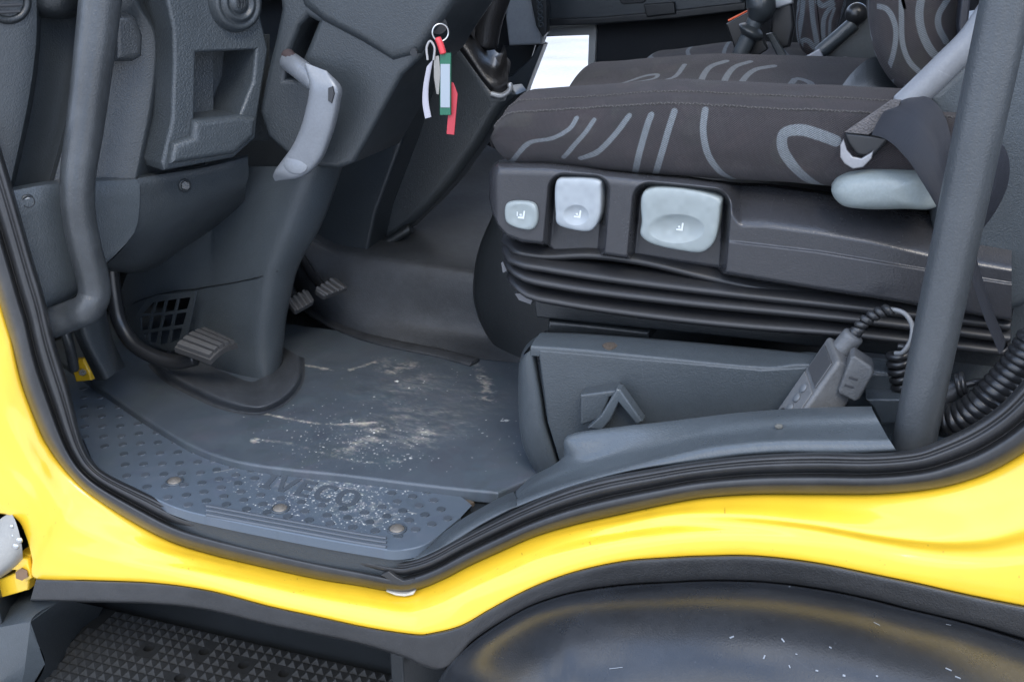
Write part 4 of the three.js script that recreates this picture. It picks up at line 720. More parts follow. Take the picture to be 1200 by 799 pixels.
  // plastic side shell with three control recesses
  // one moulding: rounded shoulder, two arched control bays, upright rear face
  const lerpT = (x, t) => { for (let k = 1; k < t.length; k++) if (x <= t[k][0]) { const f = (x - t[k - 1][0]) / (t[k][0] - t[k - 1][0]); return t[k - 1][1] + (t[k][1] - t[k - 1][1]) * Math.max(0, f); } return t[t.length - 1][1]; };
  const topY = (x) => lerpT(x, [[573, 204], [577, 195], [584, 190], [644, 191], [680, 195], [711, 200], [756, 205], [805, 209], [840, 214], [868, 217], [900, 218], [960, 226], [1020, 236], [1092, 253], [1190, 270]]);
  const botY = (x) => lerpT(x, [[573, 232], [577, 250], [584, 266], [594, 277], [612, 284], [641, 287], [650, 296], [700, 300], [707, 299], [735, 303], [744, 301], [842, 315], [848, 321], [900, 330], [960, 340], [1020, 349], [1092, 361], [1190, 377]]);
  const sdf = (x, y, x0, x1, yt, r) => { const qx = Math.abs(x - (x0 + x1) / 2) - ((x1 - x0) / 2 - r), qy = yt + r - y; return Math.hypot(Math.max(qx, 0), Math.max(qy, 0)) + Math.min(Math.max(qx, qy), 0) - r; };
  const ss = THREE.MathUtils.smoothstep;
  const shellZ = (x, y) => {
    const rear = ss(x, 838, 872), dt = y - topY(x), W = 15 + 34 * rear, D = 0.022 + 0.046 * rear;
    let z = -0.2345;
    if (dt < W) { const u = dt / W; z -= D * (rear * Math.pow(1 - u, 1.35) + (1 - rear) * (1 - Math.sqrt(Math.max(0, 1 - (1 - u) ** 2)))); }
    if (x < 588) z -= 0.022 * (1 - Math.sqrt(Math.max(0, 1 - ((588 - x) / 15) ** 2)));
    const xs = x + (y - 222) * 0.085, d = Math.min(sdf(xs, y - (x - 649) * 0.06, 648, 709, 208, 13), sdf(xs, y - (x - 750) * 0.10, 748, 853, 218, 15));
    z -= 0.036 * (1 - ss(d, -3, 7));
    z += 0.0035 * rear * ss(y - lerpT(x, [[840, 281], [960, 295], [1092, 317], [1190, 333]]), -1.2, 1.2);
    const db = botY(x) - y; if (db < 5) z -= 0.008 * (1 - Math.sqrt(Math.max(0, 1 - (1 - db / 5) ** 2)));
    return z;
  };
  const shRows = [], NV = 90, xsN = []; for (let x = 573; x <= 1190; x += x < 870 ? 1.4 : 5) xsN.push(x);
  shRows.push(xsN.map((x) => P(x, topY(x) - 3, -0.40)), xsN.map((x) => P(x, topY(x) - 2, -0.33)));
  for (let k = 0; k <= NV; k++) shRows.push(xsN.map((x) => { const t = topY(x), y = t + (botY(x) - t) * k / NV; return P(x, y, shellZ(x, y)); }));
  shRows.push(xsN.map((x) => P(x, botY(x), shellZ(x, botY(x)) - 0.04)));
  const sh = mesh('side_shell', grid(shRows), plasticWarm, seat);
  // moulded maker's lettering on the shell
  const font = await new FontLoader().loadAsync('fonts/droid/droid_sans_bold.typeface.json');
  const o = P(1008, 342, -0.2335), ex = P(1034, 345.5, -0.2345), ey = P(1009.5, 333, -0.2330);
  const word = (t, o, ex, ey) => { const tg = new TextGeometry(t, { font, size: 1, depth: 0.1, curveSegments: 4 }); tg.computeBoundingBox(); const b = tg.boundingBox; tg.translate(-b.min.x, -b.min.y, 0); tg.scale(1 / (b.max.x - b.min.x), 1 / (b.max.y - b.min.y), 1); tg.applyMatrix4(new THREE.Matrix4().makeBasis(ex.clone().sub(o), ey.clone().sub(o), V(0, 0, 0.012)).setPosition(o)); return boxUV(toCreasedNormals(tg, 0.3)); };
  mesh('moulded_lettering', [word('ISRI', o, ex, ey), word('6860', P(1039, 346, -0.2335), P(1062, 349.5, -0.2345), P(1040, 339, -0.233))], plasticMid, sh);
  // control buttons with their seat symbols
  const btn = (pts, z, m, dish) => mesh('control_button', pillow(pts, z + 0.004, 0.034, 9, 96, dish), m, seat);
  const b1 = btn([[592, 240], [603, 236], [625, 239], [629, 246], [628, 264], [622, 270], [600, 266], [592, 260]], -0.232, buttonMat2, [611, 253, 17, 14, 0.0015]);
  const b2 = btn([[652, 211], [665, 209], [703, 213], [704, 220], [702, 256], [692, 271], [670, 270], [652, 263], [650, 250]], -0.239, buttonMat, [675, 252, 15, 12, 0.0045]);
  const b3 = btn([[755, 224], [844, 234], [844, 245], [837, 284], [824, 296], [800, 295], [760, 285], [750, 276], [751, 262]], -0.239, buttonMat2, [793, 268, 33, 17, 0.006]);
  const icon = (x, y, k, par, z) => mesh('seat_symbol', [[[-7, 4], [2, 3], [4, -8], [7, -8], [5, 7], [-7, 7]], [[-4, -1], [0, -2], [1, 2], [-3, 2]], [[-9, -5], [-7, -5], [-7, 3], [-9, 3]]].slice(0, k > 1 ? 3 : 2).map((q) => slab(q.map(([a, b]) => [x + a * 0.62, y + b * 0.62 + a * 0.06]).reverse(), z, 0.0012, 0.0002)), iconMat, par);
  icon(611, 252, 2, b1, -0.2285); icon(677, 251, 1, b2, -0.2383); icon(797, 266, 1, b3, -0.2398);
  // bellows: stacked folds that turn the front corner
  const fold = (pts, z, hh, dd) => { const q = pts.map((p) => P(p[0], p[1], z)), f = q[0]; return bar([V(f.x + 0.08, f.y + 0.004, z - 0.26), V(f.x + 0.035, f.y + 0.003, z - 0.12), V(f.x + 0.022, f.y + 0.001, z - 0.04), V(f.x + 0.028, f.y, z - 0.010), ...q.slice(1)], dd, hh, 90, 18); };
  const bl = mesh('bellows', place(rbox(0.6, 0.12, 0.3, 0.01), V(P(620, 325, -0.32).x + 0.33, 0.30, -0.49)), bellowsMat, seat);
  for (const [pts, z] of [[[[588, 278], [612, 288], [640, 294], [700, 293], [760, 301], [840, 320], [900, 332], [980, 344]], -0.288], [[[588, 293], [615, 302], [648, 309], [735, 322], [858, 337], [980, 350], [1180, 374]], -0.274], [[[590, 309], [625, 320], [665, 329], [805, 347], [980, 364], [1180, 388]], -0.274], [[[594, 327], [630, 340], [665, 348], [770, 363], [875, 374], [980, 382], [1180, 404]], -0.278]]) mesh('bellows_fold', fold(pts, z, 0.0098, 0.03), bellowsMat, bl);
  for (const [pts, z] of [[[[593, 300], [640, 318], [735, 331], [860, 344], [980, 357], [1180, 381]], -0.286], [[[596, 316], [640, 331], [735, 346], [860, 358], [980, 372], [1180, 395]], -0.286]]) mesh('fold_valley', fold(pts, z, 0.004, 0.01), bellowsMat, bl);
  for (const q of [[[587, 308], [592, 306], [594, 318], [589, 320]], [[603, 344], [612, 344], [624, 352], [622, 357], [608, 352]]]) mesh('frame_end', slab(q, -0.278, 0.01, 0.001), M([0.11, 0.11, 0.115], 0.5), seat);
  mesh('base_frame', slab([[626, 352], [700, 360], [860, 378], [1180, 412], [1180, 432], [860, 396], [700, 380], [628, 372]], -0.295, 0.35, 0.003), plasticDark, seat);
  // backrest
  const back = [[1020, -90], [1019, 0], [1020, 35], [1026, 64], [1045, 97], [1066, 113], [1100, 110], [1122, 70], [1130, 30], [1134, -90]];
  const W2 = 0.5, H2 = 0.5, pb = plane(-0.36);
  const bg = slab(back, -0.36, 0.34, 0.03, { smooth: 80, bs: 6, crease: 1.4 });
  const b0 = P(1010, 130, -0.36);
  const uvb = bg.attributes.uv; for (let i = 0; i < uvb.count; i++) uvb.setXY(i, uvb.getX(i) - b0.x, uvb.getY(i) - b0.y);
  const p2 = (a) => z8(a).map(([x, y]) => { const p = P(x, y, -0.36); return [p.x - b0.x, p.y - b0.y]; });
  const tb = fabric(W2, H2, [[[[690, 20], [740, 30], [770, 90], [765, 170], [740, 255]], 0.006], [[[790, -40], [790, 60], [795, 150], [820, 210], [885, 268]], 0.006], [[[870, -60], [850, 40], [860, 110], [890, 170], [915, 195]], 0.009], [[[950, -10], [915, 50], [915, 90], [940, 140]], 0.007], [[[683, 110], [695, 160], [700, 190]], 0.007]].map(([a, wd]) => ({ pts: p2(a), wd })));
  mesh('backrest', scaleUV(bg, W2, H2), fabricMat(Object.assign(tb, {}), 1, 1), seat);
  mesh('backrest_shell', slab([[1072, 113], [1128, 62], [1140, 48], [1165, 40], [1280, 20], [1280, 330], [1180, 372], [1110, 330], [1092, 262], [1098, 200], [1085, 150]], -0.262, 0.4, 0.02, { bs: 5, crease: 1.1, round: 0.02 }), plastic, seat);
  mesh('backrest_rail', bar(C([[1060, 124], [1075, 110], [1110, 76], [1140, 46], [1165, 10]], -0.268), 0.016, 0.016, 30, 16), M([0.2, 0.21, 0.225], 0.42, { map: worn }), seat);
  mesh('hip_shell', loft([C([[985, 103], [1000, 84], [1020, 68], [1040, 66]], -0.46), C([[990, 112], [1010, 100], [1030, 92], [1060, 100]], -0.42), C([[992, 122], [1020, 118], [1050, 120], [1075, 128]], -0.34)], 20, 4), plasticDark, seat);
  mesh('edge_strap', slab([[1128, -60], [1140, -60], [1138, 0], [1134, 44], [1126, 50], [1124, 30], [1127, 0]], -0.33, 0.04, 0.003), belt, seat);
  // reclining grip
  const rg = mesh('reclining_grip', pillow([[974, 230], [978, 219], [992, 210], [1020, 205], [1070, 206], [1098, 208], [1104, 230], [1100, 248], [1060, 250], [1010, 250], [985, 245]], -0.215, 0.06, 2.6), M([0.25, 0.285, 0.28], 0.42, { map: worn }), seat);
  mesh('grip_bracket', slab([[1010, 210], [1030, 170], [1060, 165], [1090, 200], [1090, 215]], -0.262, 0.02, 0.003), plasticMid, seat);
}
{ // seat belt over the rear corner of the cushion
  const B = thing('seat_belt', 'dark blue webbing seat belt looped over the seat corner behind the pole', 'seat belt');
  const e0 = [[1057, 117], [1068, 112], [1080, 112], [1092, 117], [1102, 128], [1110, 145], [1116, 170], [1122, 200]], e1 = [[1022, 158], [1034, 161], [1046, 168], [1057, 179], [1068, 192], [1079, 210], [1089, 226], [1100, 245]];
  const zt = [-0.265, -0.26, -0.255, -0.245, -0.235, -0.225, -0.215, -0.21], zb = [-0.226, -0.222, -0.216, -0.21, -0.204, -0.2, -0.197, -0.195];
  const A = e0.map((p, i) => P(p[0], p[1], zt[i])), D = e1.map((p, i) => P(p[0], p[1], zb[i])), arc = (f, h) => A.map((p, i) => p.clone().lerp(D[i], f).add(V(-0.3 * h, 0.6 * h, h))), mid = arc(0.5, 0.014);
  const bk = (a) => a.map((p) => p.clone().add(V(0.001, 0, -0.0016)));
  mesh('webbing', loft([A, mid, D, bk(D), bk(mid), bk(A), A], 40, 4), belt, B);
  mesh('worn_patch', slab([[990, 155], [1022, 133], [1045, 117], [1057, 117], [1050, 132], [1030, 150], [1018, 158]], -0.232, 0.004, 0.001), M([0.16, 0.15, 0.15], 1, { map: wornDusty, bumpMap: coarseBump, bumpScale: 0.002 }), B);
  mesh('belt_tongue', slab([[985, 170], [989, 163], [993, 176], [1000, 184], [1010, 186], [1020, 180], [1024, 177], [1022, 186], [1012, 196], [1000, 198], [990, 192], [985, 184]], -0.228, 0.006, 0.0015), M([0.34, 0.34, 0.35], 0.4, { metalness: 0.5, map: worn }), B);
  mesh('buckle_sleeve', slab([[990, 155], [1040, 160], [1042, 166], [1022, 186], [1004, 182], [993, 168]], -0.236, 0.014, 0.004), gloss, B);
  mesh('lower_loop', loft([C([[1150, 165], [1168, 164], [1180, 176], [1184, 198], [1180, 222], [1166, 250], [1146, 276]], -0.23), C([[1140, 175], [1150, 180], [1160, 195], [1160, 215], [1152, 238], [1142, 256], [1135, 270]], -0.215), C([[1135, 180], [1140, 190], [1145, 200], [1145, 215], [1140, 230], [1135, 245], [1130, 262]], -0.225)], 30, 4), belt, B);
  mesh('lower_strap', loft([C([[1128, 290], [1140, 330], [1155, 375], [1172, 415]], -0.20), C([[1140, 282], [1150, 320], [1165, 365], [1182, 405]], -0.21), C([[1128, 290], [1140, 330], [1155, 375], [1172, 415]], -0.203)], 16, 1), belt, B);
}
// ------------------------------------------------------------------ seat box, sill trim, pole
{
  const X = thing('seat_box', 'grey plastic storage box under the seat bellows with a moulded pull tab', 'storage box');
  const f = [[631, 409], [893, 432], [945, 429], [1062, 440], [1062, 540], [690, 560], [657, 547], [641, 495], [631, 420]];
  mesh('front_panel', slab(f, -0.19, 0.05, 0.004, { bs: 3 }), plastic, X);
  const fe = [[622, 407], [680, 411], [770, 420], [893, 431.5], [945, 428.5], [1062, 440]].map((p) => P(p[0], p[1], -0.191)), be = [[637, 389], [690, 391], [780, 398], [890, 408], [950, 414], [1062, 424]].map((p, i) => P(p[0], p[1], PY(fe[i].y + 0.004)));
  mesh('top_panel', loft([fe.map((p) => p.clone().add(V(0, -0.012, -0.001))), fe, fe.map((p) => p.clone().add(V(0, 0.0025, -0.004))), be, be.map((p) => p.clone().add(V(0, -0.05, -0.01)))], 40, 3), plastic, X);
  const c0 = [[624, 409], [623, 418], [632, 470], [636, 496], [644, 522], [652, 546]], c1 = [[613, 416], [609, 430], [610, 475], [612, 512], [620, 535], [634, 555]], c2 = [[632, 392], [612, 410], [608, 440], [609, 480], [612, 515], [624, 550]];
  mesh('end_cap', loft([C(c0, -0.20).map((p) => p.clone().add(V(0.003, 0, -0.012))), C(c0, -0.192), c1.map((p) => P(p[0], p[1], -0.20)), c2.map((p, i) => P(p[0] + 1, p[1], -0.25)), c2.map((p) => P(p[0] + 10, p[1] - 5, -0.34))], 30, 4), plastic, X);
  const mud = M([0.11, 0.085, 0.065], 1, { map: wornDusty, bumpMap: coarseBump, bumpScale: 0.001 });
  const onTop = (pts) => pts.map((p) => { const k = P(p[0], p[1], PY(fe[2].y + (p[0] - 770) * -0.0000)); return k; });
  mesh('dried_mud', pillow([[706, 403], [712, 400], [720, 400], [724, 404], [716, 407], [710, 406]], PY(P(715, 403, -0.21).y + 0.001), 0.004, 3, 30), mud, X);
  mesh('dried_mud', pillow([[884, 424], [894, 419], [908, 421], [904, 426], [892, 427]], PY(P(895, 424, -0.21).y + 0.001), 0.003, 3, 30), M([0.05, 0.05, 0.05], 0.9), X);
  mesh('rear_tray', slab([[642, 376], [700, 381], [762, 388], [762, 400], [700, 395], [640, 392]], -0.30, 0.05, 0.006), plasticDark, X);
  // pull tab: ledge and two struts
  const t = mesh('pull_tab', slab([[680, 463], [722, 457], [724, 463], [714, 466], [712, 472], [704, 490], [684, 498], [680, 497]], -0.165, 0.03, 0.003), plastic, X);
  mesh('tab_web', slab([[702, 502], [724, 461], [750, 496], [735, 505]], -0.172, 0.02, 0.001), plastic, t);
  mesh('tab_strut', slab([[722, 456], [727, 457], [753, 494], [746, 498], [725, 472], [716, 492], [706, 504], [688, 502], [704, 487]], -0.155, 0.02, 0.003), trimMat, t);
}
{
  const Tm = thing('sill_trim', 'curved blue grey plastic sill trim over the wheel arch inside the seal', 'sill trim');
  const top = [[603, 577], [624, 558], [648, 545], [662, 532], [666, 510], [725, 500], [770, 495], [819, 489], [860, 484], [910, 480], [970, 477], [1022, 476]];
  const up2 = [[604, 580], [628, 564], [655, 552], [676, 544], [696, 537], [732, 526], [775, 514], [822, 503], [862, 496], [912, 491], [972, 488], [1026, 486]];
  const mid = [[605, 586], [632, 575], [660, 565], [686, 557], [712, 550], [745, 541], [785, 531], [828, 521], [866, 516], [914, 512], [976, 511], [1040, 511]];
  const bot = [[606, 594], [634, 583], [664, 572], [690, 564], [716, 557], [753, 549], [793, 543], [833, 538], [870, 533], [920, 530], [990, 531], [1051, 528]];
  const cvs = [C(top, -0.16).map((p) => p.clone().add(V(0, -0.06, 0))), C(top, -0.13).map((p) => p.clone().add(V(0, -0.01, 0))), C(top, -0.105), C(top.map((p) => [p[0] + 0.5, p[1] + 2.5]), -0.092), C(up2, -0.07), C(up2.map((p, i) => [(p[0] + mid[i][0]) / 2, (p[1] + mid[i][1]) / 2]), -0.057), C(mid, -0.034), C(mid.map((p, i) => [p[0] * 0.7 + bot[i][0] * 0.3, p[1] * 0.7 + bot[i][1] * 0.3]), -0.024), C(bot, -0.018), C(bot, -0.05)];
  mesh('trim_skin', loft(cvs, 110, 4), trimMat, Tm);
  mesh('paint_chip', pillow([[908, 500], [912, 498], [917, 499], [917, 502], [911, 503]], -0.0535, 0.003, 3, 24), M([0.1, 0.1, 0.09], 0.9), Tm);
  mesh('rear_ledge', slab([[1015, 468], [1056, 468], [1058, 496], [1034, 497], [1024, 478]], -0.16, 0.12, 0.003), plastic, Tm);
  // dark closing wall that carries the trim
  mesh('inner_wall', place(rbox(0.62, 0.12, 0.02), V(0.1, 0.02, -0.1)), plastic, Tm).visible = true;
}
solo('grab_pole', bar([P(1068, 535, -0.085), P(1075, 500, -0.085), P(1100, 378, -0.085), P(1125, 260, -0.085), P(1150, 140, -0.085), P(1180, 0, -0.085), P(1195, -70, -0.085)], 0.0225, 0.0225, 60, 28), poleMat, 'straight grey steel grab pole standing behind the sill trim beside the seat', 'pole');
{
  const Fl = thing('rear_floor', 'dark rear cab floor with clutter behind the grab pole', 'cab floor');
  mesh('ledge', place(rbox(0.5, 0.03, 0.3, 0.005), V(0.34, 0.14, -0.2)), plastic, Fl);
  mesh('closing_panel', place(rbox(0.5, 0.4, 0.02, 0.004), V(0.36, 0.28, -0.38)), plastic, Fl);
}
// ------------------------------------------------------------------ hand remote and coiled cables
{
  const R = thing('hand_remote', 'dusty grey hand remote with screen and buttons leaning in the seat box', 'remote control');
  const o = P(971, 392, -0.20), ax = P(912, 478, -0.17).sub(o), ay = P(983, 423, -0.150).sub(o);
  const e2 = ax.clone().normalize().negate(), e1 = ay.clone().addScaledVector(e2, -ay.dot(e2)).normalize(), n0 = e1.clone().cross(e2).normalize();
  const n = n0.x < 0 ? n0 : n0; const Wd = 0.062, Ln = 0.15;
  // frame: face normal points to the front and up
  const q = (u, v, h) => o.clone().addScaledVector(ax.clone().normalize(), v).addScaledVector(ay.clone().normalize(), u).addScaledVector(nn, h);
  const nn = ax.clone().normalize().cross(ay.clone().normalize()).normalize(); if (nn.x > 0) nn.negate();
  const ux = ay.clone().normalize(), uy = ax.clone().normalize().negate();
  const box = (u, v, h, du, dv, dh, r) => { const g = rbox(du, dv, dh, r, 3); g.applyMatrix4(new THREE.Matrix4().makeBasis(ux, uy, nn).setPosition(q(u, v, h))); return g; };
  const Wf = P(971, 392, -0.2).distanceTo(P(983, 423, -0.15));
  const bd = mesh('body', box(Wf / 2, Ln / 2, -0.022, Wf, Ln, 0.044, 0.005), remoteMat, R);
  mesh('screen', box(Wf * 0.52, 0.026, 0.0005, Wf * 0.72, 0.034, 0.003, 0.001), M([0.05, 0.052, 0.055], 0.3), bd);
  mesh('key_panel', box(Wf * 0.5, 0.078, 0.0005, Wf * 0.8, 0.058, 0.003, 0.001), M([0.14, 0.145, 0.15], 0.5, { map: wornDusty }), bd);
  for (const v of [0.058, 0.072, 0.086]) mesh('key', face(boxUV(new THREE.SphereGeometry(0.006, 14, 8).scale(1, 1, 0.4)), q(Wf * 0.52, v, 0.003), nn), M([0.10, 0.11, 0.12], 0.5), bd);
  for (const [u, v] of [[0.35, 0.1], [0.6, 0.105], [0.4, 0.118]]) mesh('key', face(boxUV(new THREE.SphereGeometry(0.006, 14, 8).scale(1, 1, 0.5)), q(Wf * u, v, 0.003), nn), gloss, bd);
  const cl = mesh('hook_clip', slab([[997, 420], [1002, 417], [1022, 430], [1025, 437], [1008, 468], [1002, 471], [984, 462], [983, 457]], -0.142, 0.03, 0.003), remoteMat, R);
  for (const k of [0, 1]) mesh('clip_slot', slab([[996 - k * 5, 441 + k * 9], [1006 - k * 5, 444 + k * 9], [1005 - k * 5, 446.5 + k * 9], [995 - k * 5, 443.5 + k * 9]], -0.1412, 0.003, 0.0004), blackMat, cl);
  mesh('cable_gland', bar([P(985, 412, -0.19), P(993, 402, -0.19), P(1000, 394, -0.19)], 0.013, 0.013, 8, 16), remoteMat, R);
  mesh('gland_nut', bar([P(999, 396, -0.19), P(1004, 388, -0.19)], 0.008, 0.008, 6, 12), gloss, R);
  mesh('bend_guard', helix([P(1003, 390, -0.19), P(1014, 376, -0.19), P(1030, 367, -0.19), P(1046, 362, -0.19)], 0.0035, 0.0042, 6, 90), rubber, R);
  mesh('lead', bar([P(1003, 390, -0.19), P(1014, 376, -0.19), P(1030, 367, -0.19), P(1046, 363, -0.19), P(1060, 367, -0.185), P(1069, 380, -0.18), P(1068, 398, -0.175), P(1058, 413, -0.175), P(1050, 414, -0.18)], 0.0028, 0.0028, 60, 10), M([0.16, 0.165, 0.17], 0.3), R);
  mesh('coil', helix([P(1054, 410, -0.19), P(1056, 432, -0.19), P(1063, 462, -0.19)], 0.0115, 0.0042, 6, 110), gloss, R);
  const Cb = thing('coiled_cable', 'thick glossy black coiled cable lying behind the pole on the sill', 'cable');
  mesh('coil', helix([P(1218, 392, -0.10), P(1200, 422, -0.10), P(1178, 448, -0.10), P(1153, 473, -0.10), P(1128, 490, -0.105), P(1108, 492, -0.115), P(1090, 480, -0.13)], 0.0135, 0.006, 19, 380), gloss, Cb);
  const Pg = thing('cable_plug', 'black cable plug with ring nut lying between pole and coiled cable', 'plug');
  mesh('plug_body', bar([P(1092, 470, -0.13), P(1110, 462, -0.13), P(1128, 452, -0.13)], (t) => 0.014 - 0.005 * t, 0, 16, 16), rubberSoft, Pg);
  for (const [x, y] of [[1124, 452], [1129, 450]]) mesh('ring_nut', face(boxUV(new THREE.TorusGeometry(0.011, 0.0035, 10, 20)), P(x, y, -0.13), V(0.9, 0.35, 0)), gloss, Pg);
  mesh('plug_lead', bar([P(1128, 452, -0.13), P(1145, 448, -0.13), P(1160, 447, -0.12)], 0.004, 0.004, 16, 10), gloss, Pg);
  mesh('side_block', slab([[1115, 476], [1135, 463], [1144, 470], [1122, 488]], -0.15, 0.02, 0.002), plasticDark, Pg);
  mesh('side_screw', face(boxUV(new THREE.SphereGeometry(0.004, 12, 8)), P(1131, 465, -0.148), V(0, 0, 1)), steel, Pg);
}
// ------------------------------------------------------------------ far side of the cab
{
  const Dr = thing('passenger_door', 'dark passenger door panel with a bright low kerb window, far side of cab', 'door');
  const z = -1.98, y0 = -0.1, y1 = 0.86, c = (x, y) => V(x, y, z);
  const win = [[636, 41], [691, 39], [688, 96], [680, 130], [606, 130], [616, 106], [620, 84]];
  mesh('door_panel', slab([c(-1.42, y0), c(0.7, y0), c(0.7, y1), c(-1.42, y1)], z, 0.06, 0.004, { holes: [win] }), M([0.035, 0.038, 0.043], 0.85, { map: worn }), Dr);
  mesh('window_pane', slab([[632, 38], [694, 36], [692, 134], [602, 134]], z - 0.03, 0.004, 0), glass, Dr);
  mesh('window_frame', slab([[634, 28], [697, 26], [699, 36], [694, 130], [687, 132], [690, 41], [640, 43]], z + 0.02, 0.02, 0.003), whiteFrame, Dr);
  const ar = mesh('door_pocket', slab([[641, -80], [642, 27], [700, 25], [790, 18], [872, 7], [880, -80]], z + 0.10, 0.1, 0.012, { bs: 4 }), plastic, Dr);
  mesh('pocket_lower_lip', slab([[640, 22], [700, 20], [790, 12], [874, 2], [874, 12], [790, 22], [700, 29], [640, 31]], z + 0.115, 0.02, 0.004), plasticDark, ar);
  mesh('catch', slab([[754, 5], [790, 2], [792, 16], [758, 20]], z + 0.125, 0.02, 0.004), plasticDark, ar);
  mesh('pocket_slot', slab([[722, -10], [760, -10], [756, 3], [728, 5]], z + 0.105, 0.01, 0.002, { round: 0.01 }), blackMat, ar);
  mesh('upper_frame', [place(rbox(2.1, 0.06, 0.06), V(-0.36, 1.40, z - 0.03)), place(rbox(0.1, 0.6, 0.06), V(0.64, 1.12, z - 0.03))], wallMat, Dr);
  const side = thing('passenger_footwell', 'silver grey passenger side dash end beside the kerb window', 'dash end');
  mesh('metal_panel', slab([[596, -60], [615, -60], [620, 0], [634, 40], [634, 52], [596, 54], [592, 20]], z + 0.22, 0.05, 0.008), M([0.42, 0.44, 0.46], 0.4, { map: worn }), side);
  mesh('perforated_strip', slab([[620, -60], [640, -60], [641, 38], [636, 44], [628, 30], [622, 0]], z + 0.26, 0.03, 0.003), plasticDark, side);
  for (let k = 0; k < 5; k++) mesh('perforation', face(boxUV(new THREE.TorusGeometry(0.006, 0.003, 8, 14)), P(632.5 + k * 0.3, 1 + k * 7, z + 0.262), V(0, 0, 1)), plastic, side);
  mesh('cavity', slab([[590, 54], [627, 53], [622, 70], [600, 90], [588, 92]], z + 0.05, 0.01, 0.001), plasticMid, side);
  mesh('lower_ledge', slab([[585, 92], [600, 88], [622, 68], [632, 50], [637, 52], [617, 104], [612, 118], [588, 130]], z + 0.2, 0.05, 0.004), plastic, side);
  mesh('bracket', slab([[597, 106], [612, 102], [614, 116], [600, 120]], z + 0.23, 0.02, 0.003), plasticMid, side);
  mesh('bright_sill', slab([[530, -60], [596, -60], [592, 16], [586, 20], [556, 0]], z + 0.05, 0.02, 0.004), M([0.6, 0.62, 0.64], 0.5), side);
}
{ // passenger seat
  const S2 = thing('passenger_chair', 'far passenger seat in the same dark swirl fabric', 'seat');
  const cs = [[-1.12, 0.40], [-1.10, 0.43], [-1.11, 0.465], [-1.16, 0.485], [-1.25, 0.482], [-1.35, 0.475], [-1.45, 0.482], [-1.55, 0.485], [-1.60, 0.46], [-1.61, 0.42], [-1.58, 0.40]];
  const rows = cushionRows(-0.47, 0.1, cs, 0.03, 0.42, 0.05), g = uvGrid(rows), L = g.userData.L, W = 0.6, H = 0.7;
  const st = []; for (let k = 0; k < 8; k++) { const u = 0.05 + k * 0.07; st.push({ pts: [[u, 0], [u + 0.03 * Math.sin(k), 0.08], [u + 0.05, 0.16], [u + 0.03, 0.3], [u - 0.02 + 0.02 * (k % 3), 0.45], [u + 0.03, 0.68]], wd: 0.009 }); }
  const tf = fabric(W, H, st, 800);
  mesh('cushion', scaleUV(g, W, H), M([1, 1, 1], 0.95, { map: tf, sheen: 0.35, sheenRoughness: 0.6, sheenColor: new THREE.Color(0.25, 0.24, 0.24) }), S2);
  const bz = -1.22, bgm = slab([[936, -80], [934, 0], [932, 30], [935, 52], [946, 66], [966, 68], [978, 60], [984, 30], [993, 0], [998, -80]], bz, 0.4, 0.03, { smooth: 60, bs: 5, crease: 1.4 });
  const b0 = P(930, 80, bz), uv = bgm.attributes.uv; for (let i = 0; i < uv.count; i++) uv.setXY(i, (uv.getX(i) - b0.x) / 0.4, (uv.getY(i) - b0.y) / 0.4);
  const p2 = (a) => a.map(([x, y]) => { const p = P(840 + x / 6, y / 6, bz); return [p.x - b0.x, p.y - b0.y]; });
  const tb = fabric(0.4, 0.4, [[[[610, -20], [600, 100], [570, 280]], 0.010], [[[665, -20], [680, 150], [710, 320]], 0.010], [[[820, 30], [760, 120], [750, 300]], 0.009], [[[710, 10], [750, 40], [810, 5]], 0.010], [[[590, 340], [600, 290], [640, 285], [690, 340]], 0.010], [[[830, 60], [800, 150], [795, 250]], 0.006]].map(([a, wd]) => ({ pts: p2(a), wd })), 800);
  mesh('backrest', bgm, M([1, 1, 1], 0.95, { map: tb }), S2);
  mesh('seat_base', place(rbox(0.5, 0.4, 0.45, 0.02), V(-0.18, 0.2, -1.36)), plasticDark, S2);
}
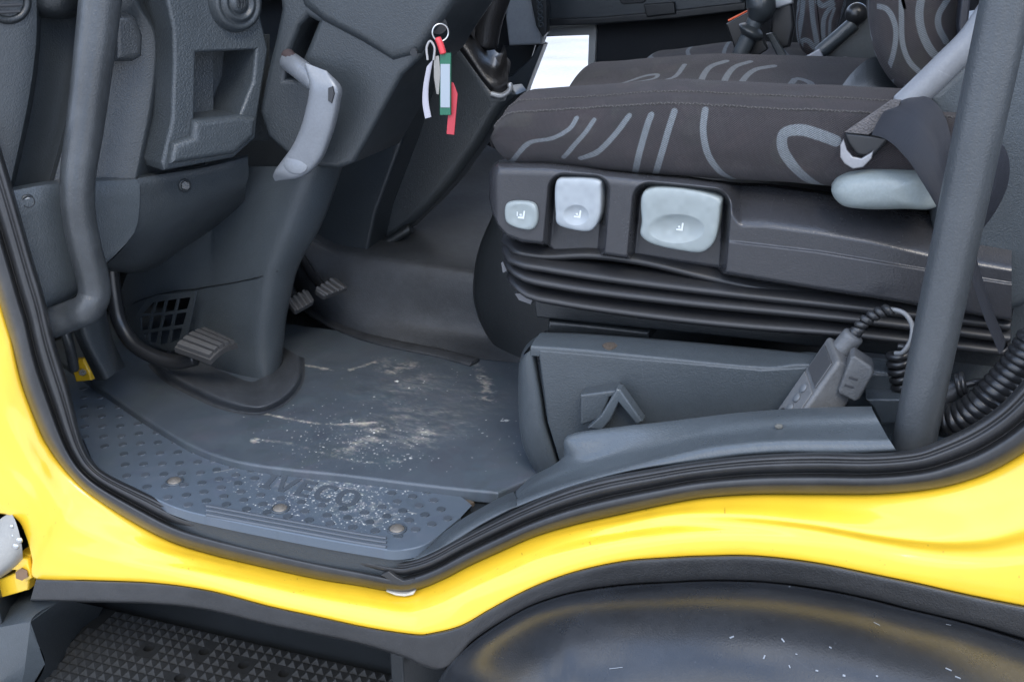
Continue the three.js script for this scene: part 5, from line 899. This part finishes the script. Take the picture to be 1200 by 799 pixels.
{
  const T = thing('seat_side_cover', 'grey plastic seat side cover with round knob between the two seats', 'seat cover');
  mesh('cover', slab([[958, 60], [998, 26], [1022, 10], [1060, 0], [1070, 90], [1030, 130], [975, 130], [960, 95]], -0.86, 0.05, 0.008), plastic, T);
  mesh('bar', bar(C([[960, 62], [978, 47], [1000, 28]], -0.85), 0.012, 0.012, 12, 14), plastic, T);
  mesh('knob', place(boxUV(new THREE.SphereGeometry(0.018, 24, 16)), P(1004, 16, -0.85)), gloss, T);
  mesh('release_button', slab([[974, 74], [978, 68], [994, 67], [999, 73], [997, 80], [978, 81]], -0.845, 0.015, 0.003, { round: 0.008 }), plasticGrain, T);
  const Pn = solo('tablet', slab([[923, 78], [961, 57], [982, 103], [945, 118]], -0.80, 0.012, 0.002, { round: 0.003 }), M([0.30, 0.31, 0.34], 0.25), 'pale grey tablet screen standing between the two seats', 'tablet');
  const sc = solo('display_unit', slab([[851, 28], [877, 14], [900, 58], [876, 74], [862, 60]], -0.96, 0.03, 0.003), gloss, 'small black display unit with orange top edge behind the cushion', 'display');
  mesh('orange_edge', bar(C([[854, 24], [876, 13]], -0.955), 0.002, 0.002, 4, 8), ink(0xd9623a), sc);
  const J = thing('shift_stalk', 'dark knob on a collared stalk rising behind the driver cushion', 'gear knob');
  mesh('knob', bar(C([[888, -6], [892, 8], [888, 22]], -0.93), (t) => 0.016 + 0.010 * Math.sin(Math.PI * Math.min(1, t * 0.8 + 0.15)), 0, 20, 20), plasticMid, J);
  mesh('collar', bar(C([[884, 30], [880, 37], [876, 43]], -0.93), (t) => 0.013 + 0.012 * Math.sin(Math.PI * t), 0, 12, 20), plasticMid, J);
  mesh('stalk', bar(C([[886, 22], [878, 42], [866, 68], [860, 90]], -0.93), 0.0145, 0.0145, 16, 18), plastic, J);
  const BB = thing('belt_buckle', 'black belt buckle and stalk beside the passenger backrest', 'buckle');
  mesh('housing', slab([[905, 6], [928, 0], [932, 30], [926, 55], [914, 58], [902, 40]], -1.02, 0.04, 0.006), gloss, BB);
  mesh('stalk', slab([[898, 40], [906, 38], [924, 68], [914, 72]], -1.0, 0.02, 0.003), plastic, BB);
  mesh('metal_cap', slab([[893, -8], [928, -12], [930, 4], [912, 10], [896, 6]], -1.01, 0.02, 0.004), silver, BB);
  const CC = thing('rear_console', 'low grey tray between the seats behind the cushion', 'tray');
  mesh('tray', place(rbox(0.5, 0.03, 0.4, 0.008), V(-0.12, 0.40, -0.92)), plasticMid, CC);
}
{ // pedestal flank beside the tunnel
  const T = thing('seat_pedestal', 'smooth dark rounded seat pedestal flank beside the tunnel cover', 'pedestal');
  const a = [[578, 250], [563, 285], [556, 315], [555, 350], [566, 385], [590, 421]], b = [[592, 250], [580, 285], [574, 315], [574, 350], [584, 385], [600, 421]], c = [[660, 255], [652, 290], [650, 320], [650, 352], [650, 388], [655, 424]];
  mesh('flank', loft([C(a, -0.615).map((p) => p.clone().add(V(0.02, 0, -0.08))), C(a, -0.612), C(b, -0.590), C(c, -0.572), C(c, -0.57).map((p) => p.clone().add(V(0.3, 0, 0)))], 30, 4), plasticDark, T);
}

// ------------------------------------------------------------------ every group stands at its base
for (const o of things) {
  o.updateMatrixWorld(true);
  const b = new THREE.Box3().setFromObject(o), c = b.getCenter(V()); c.y = b.min.y;
  o.position.copy(c);
  for (const k of o.children) k.position.sub(c);
}
renderer.render(scene, camera);
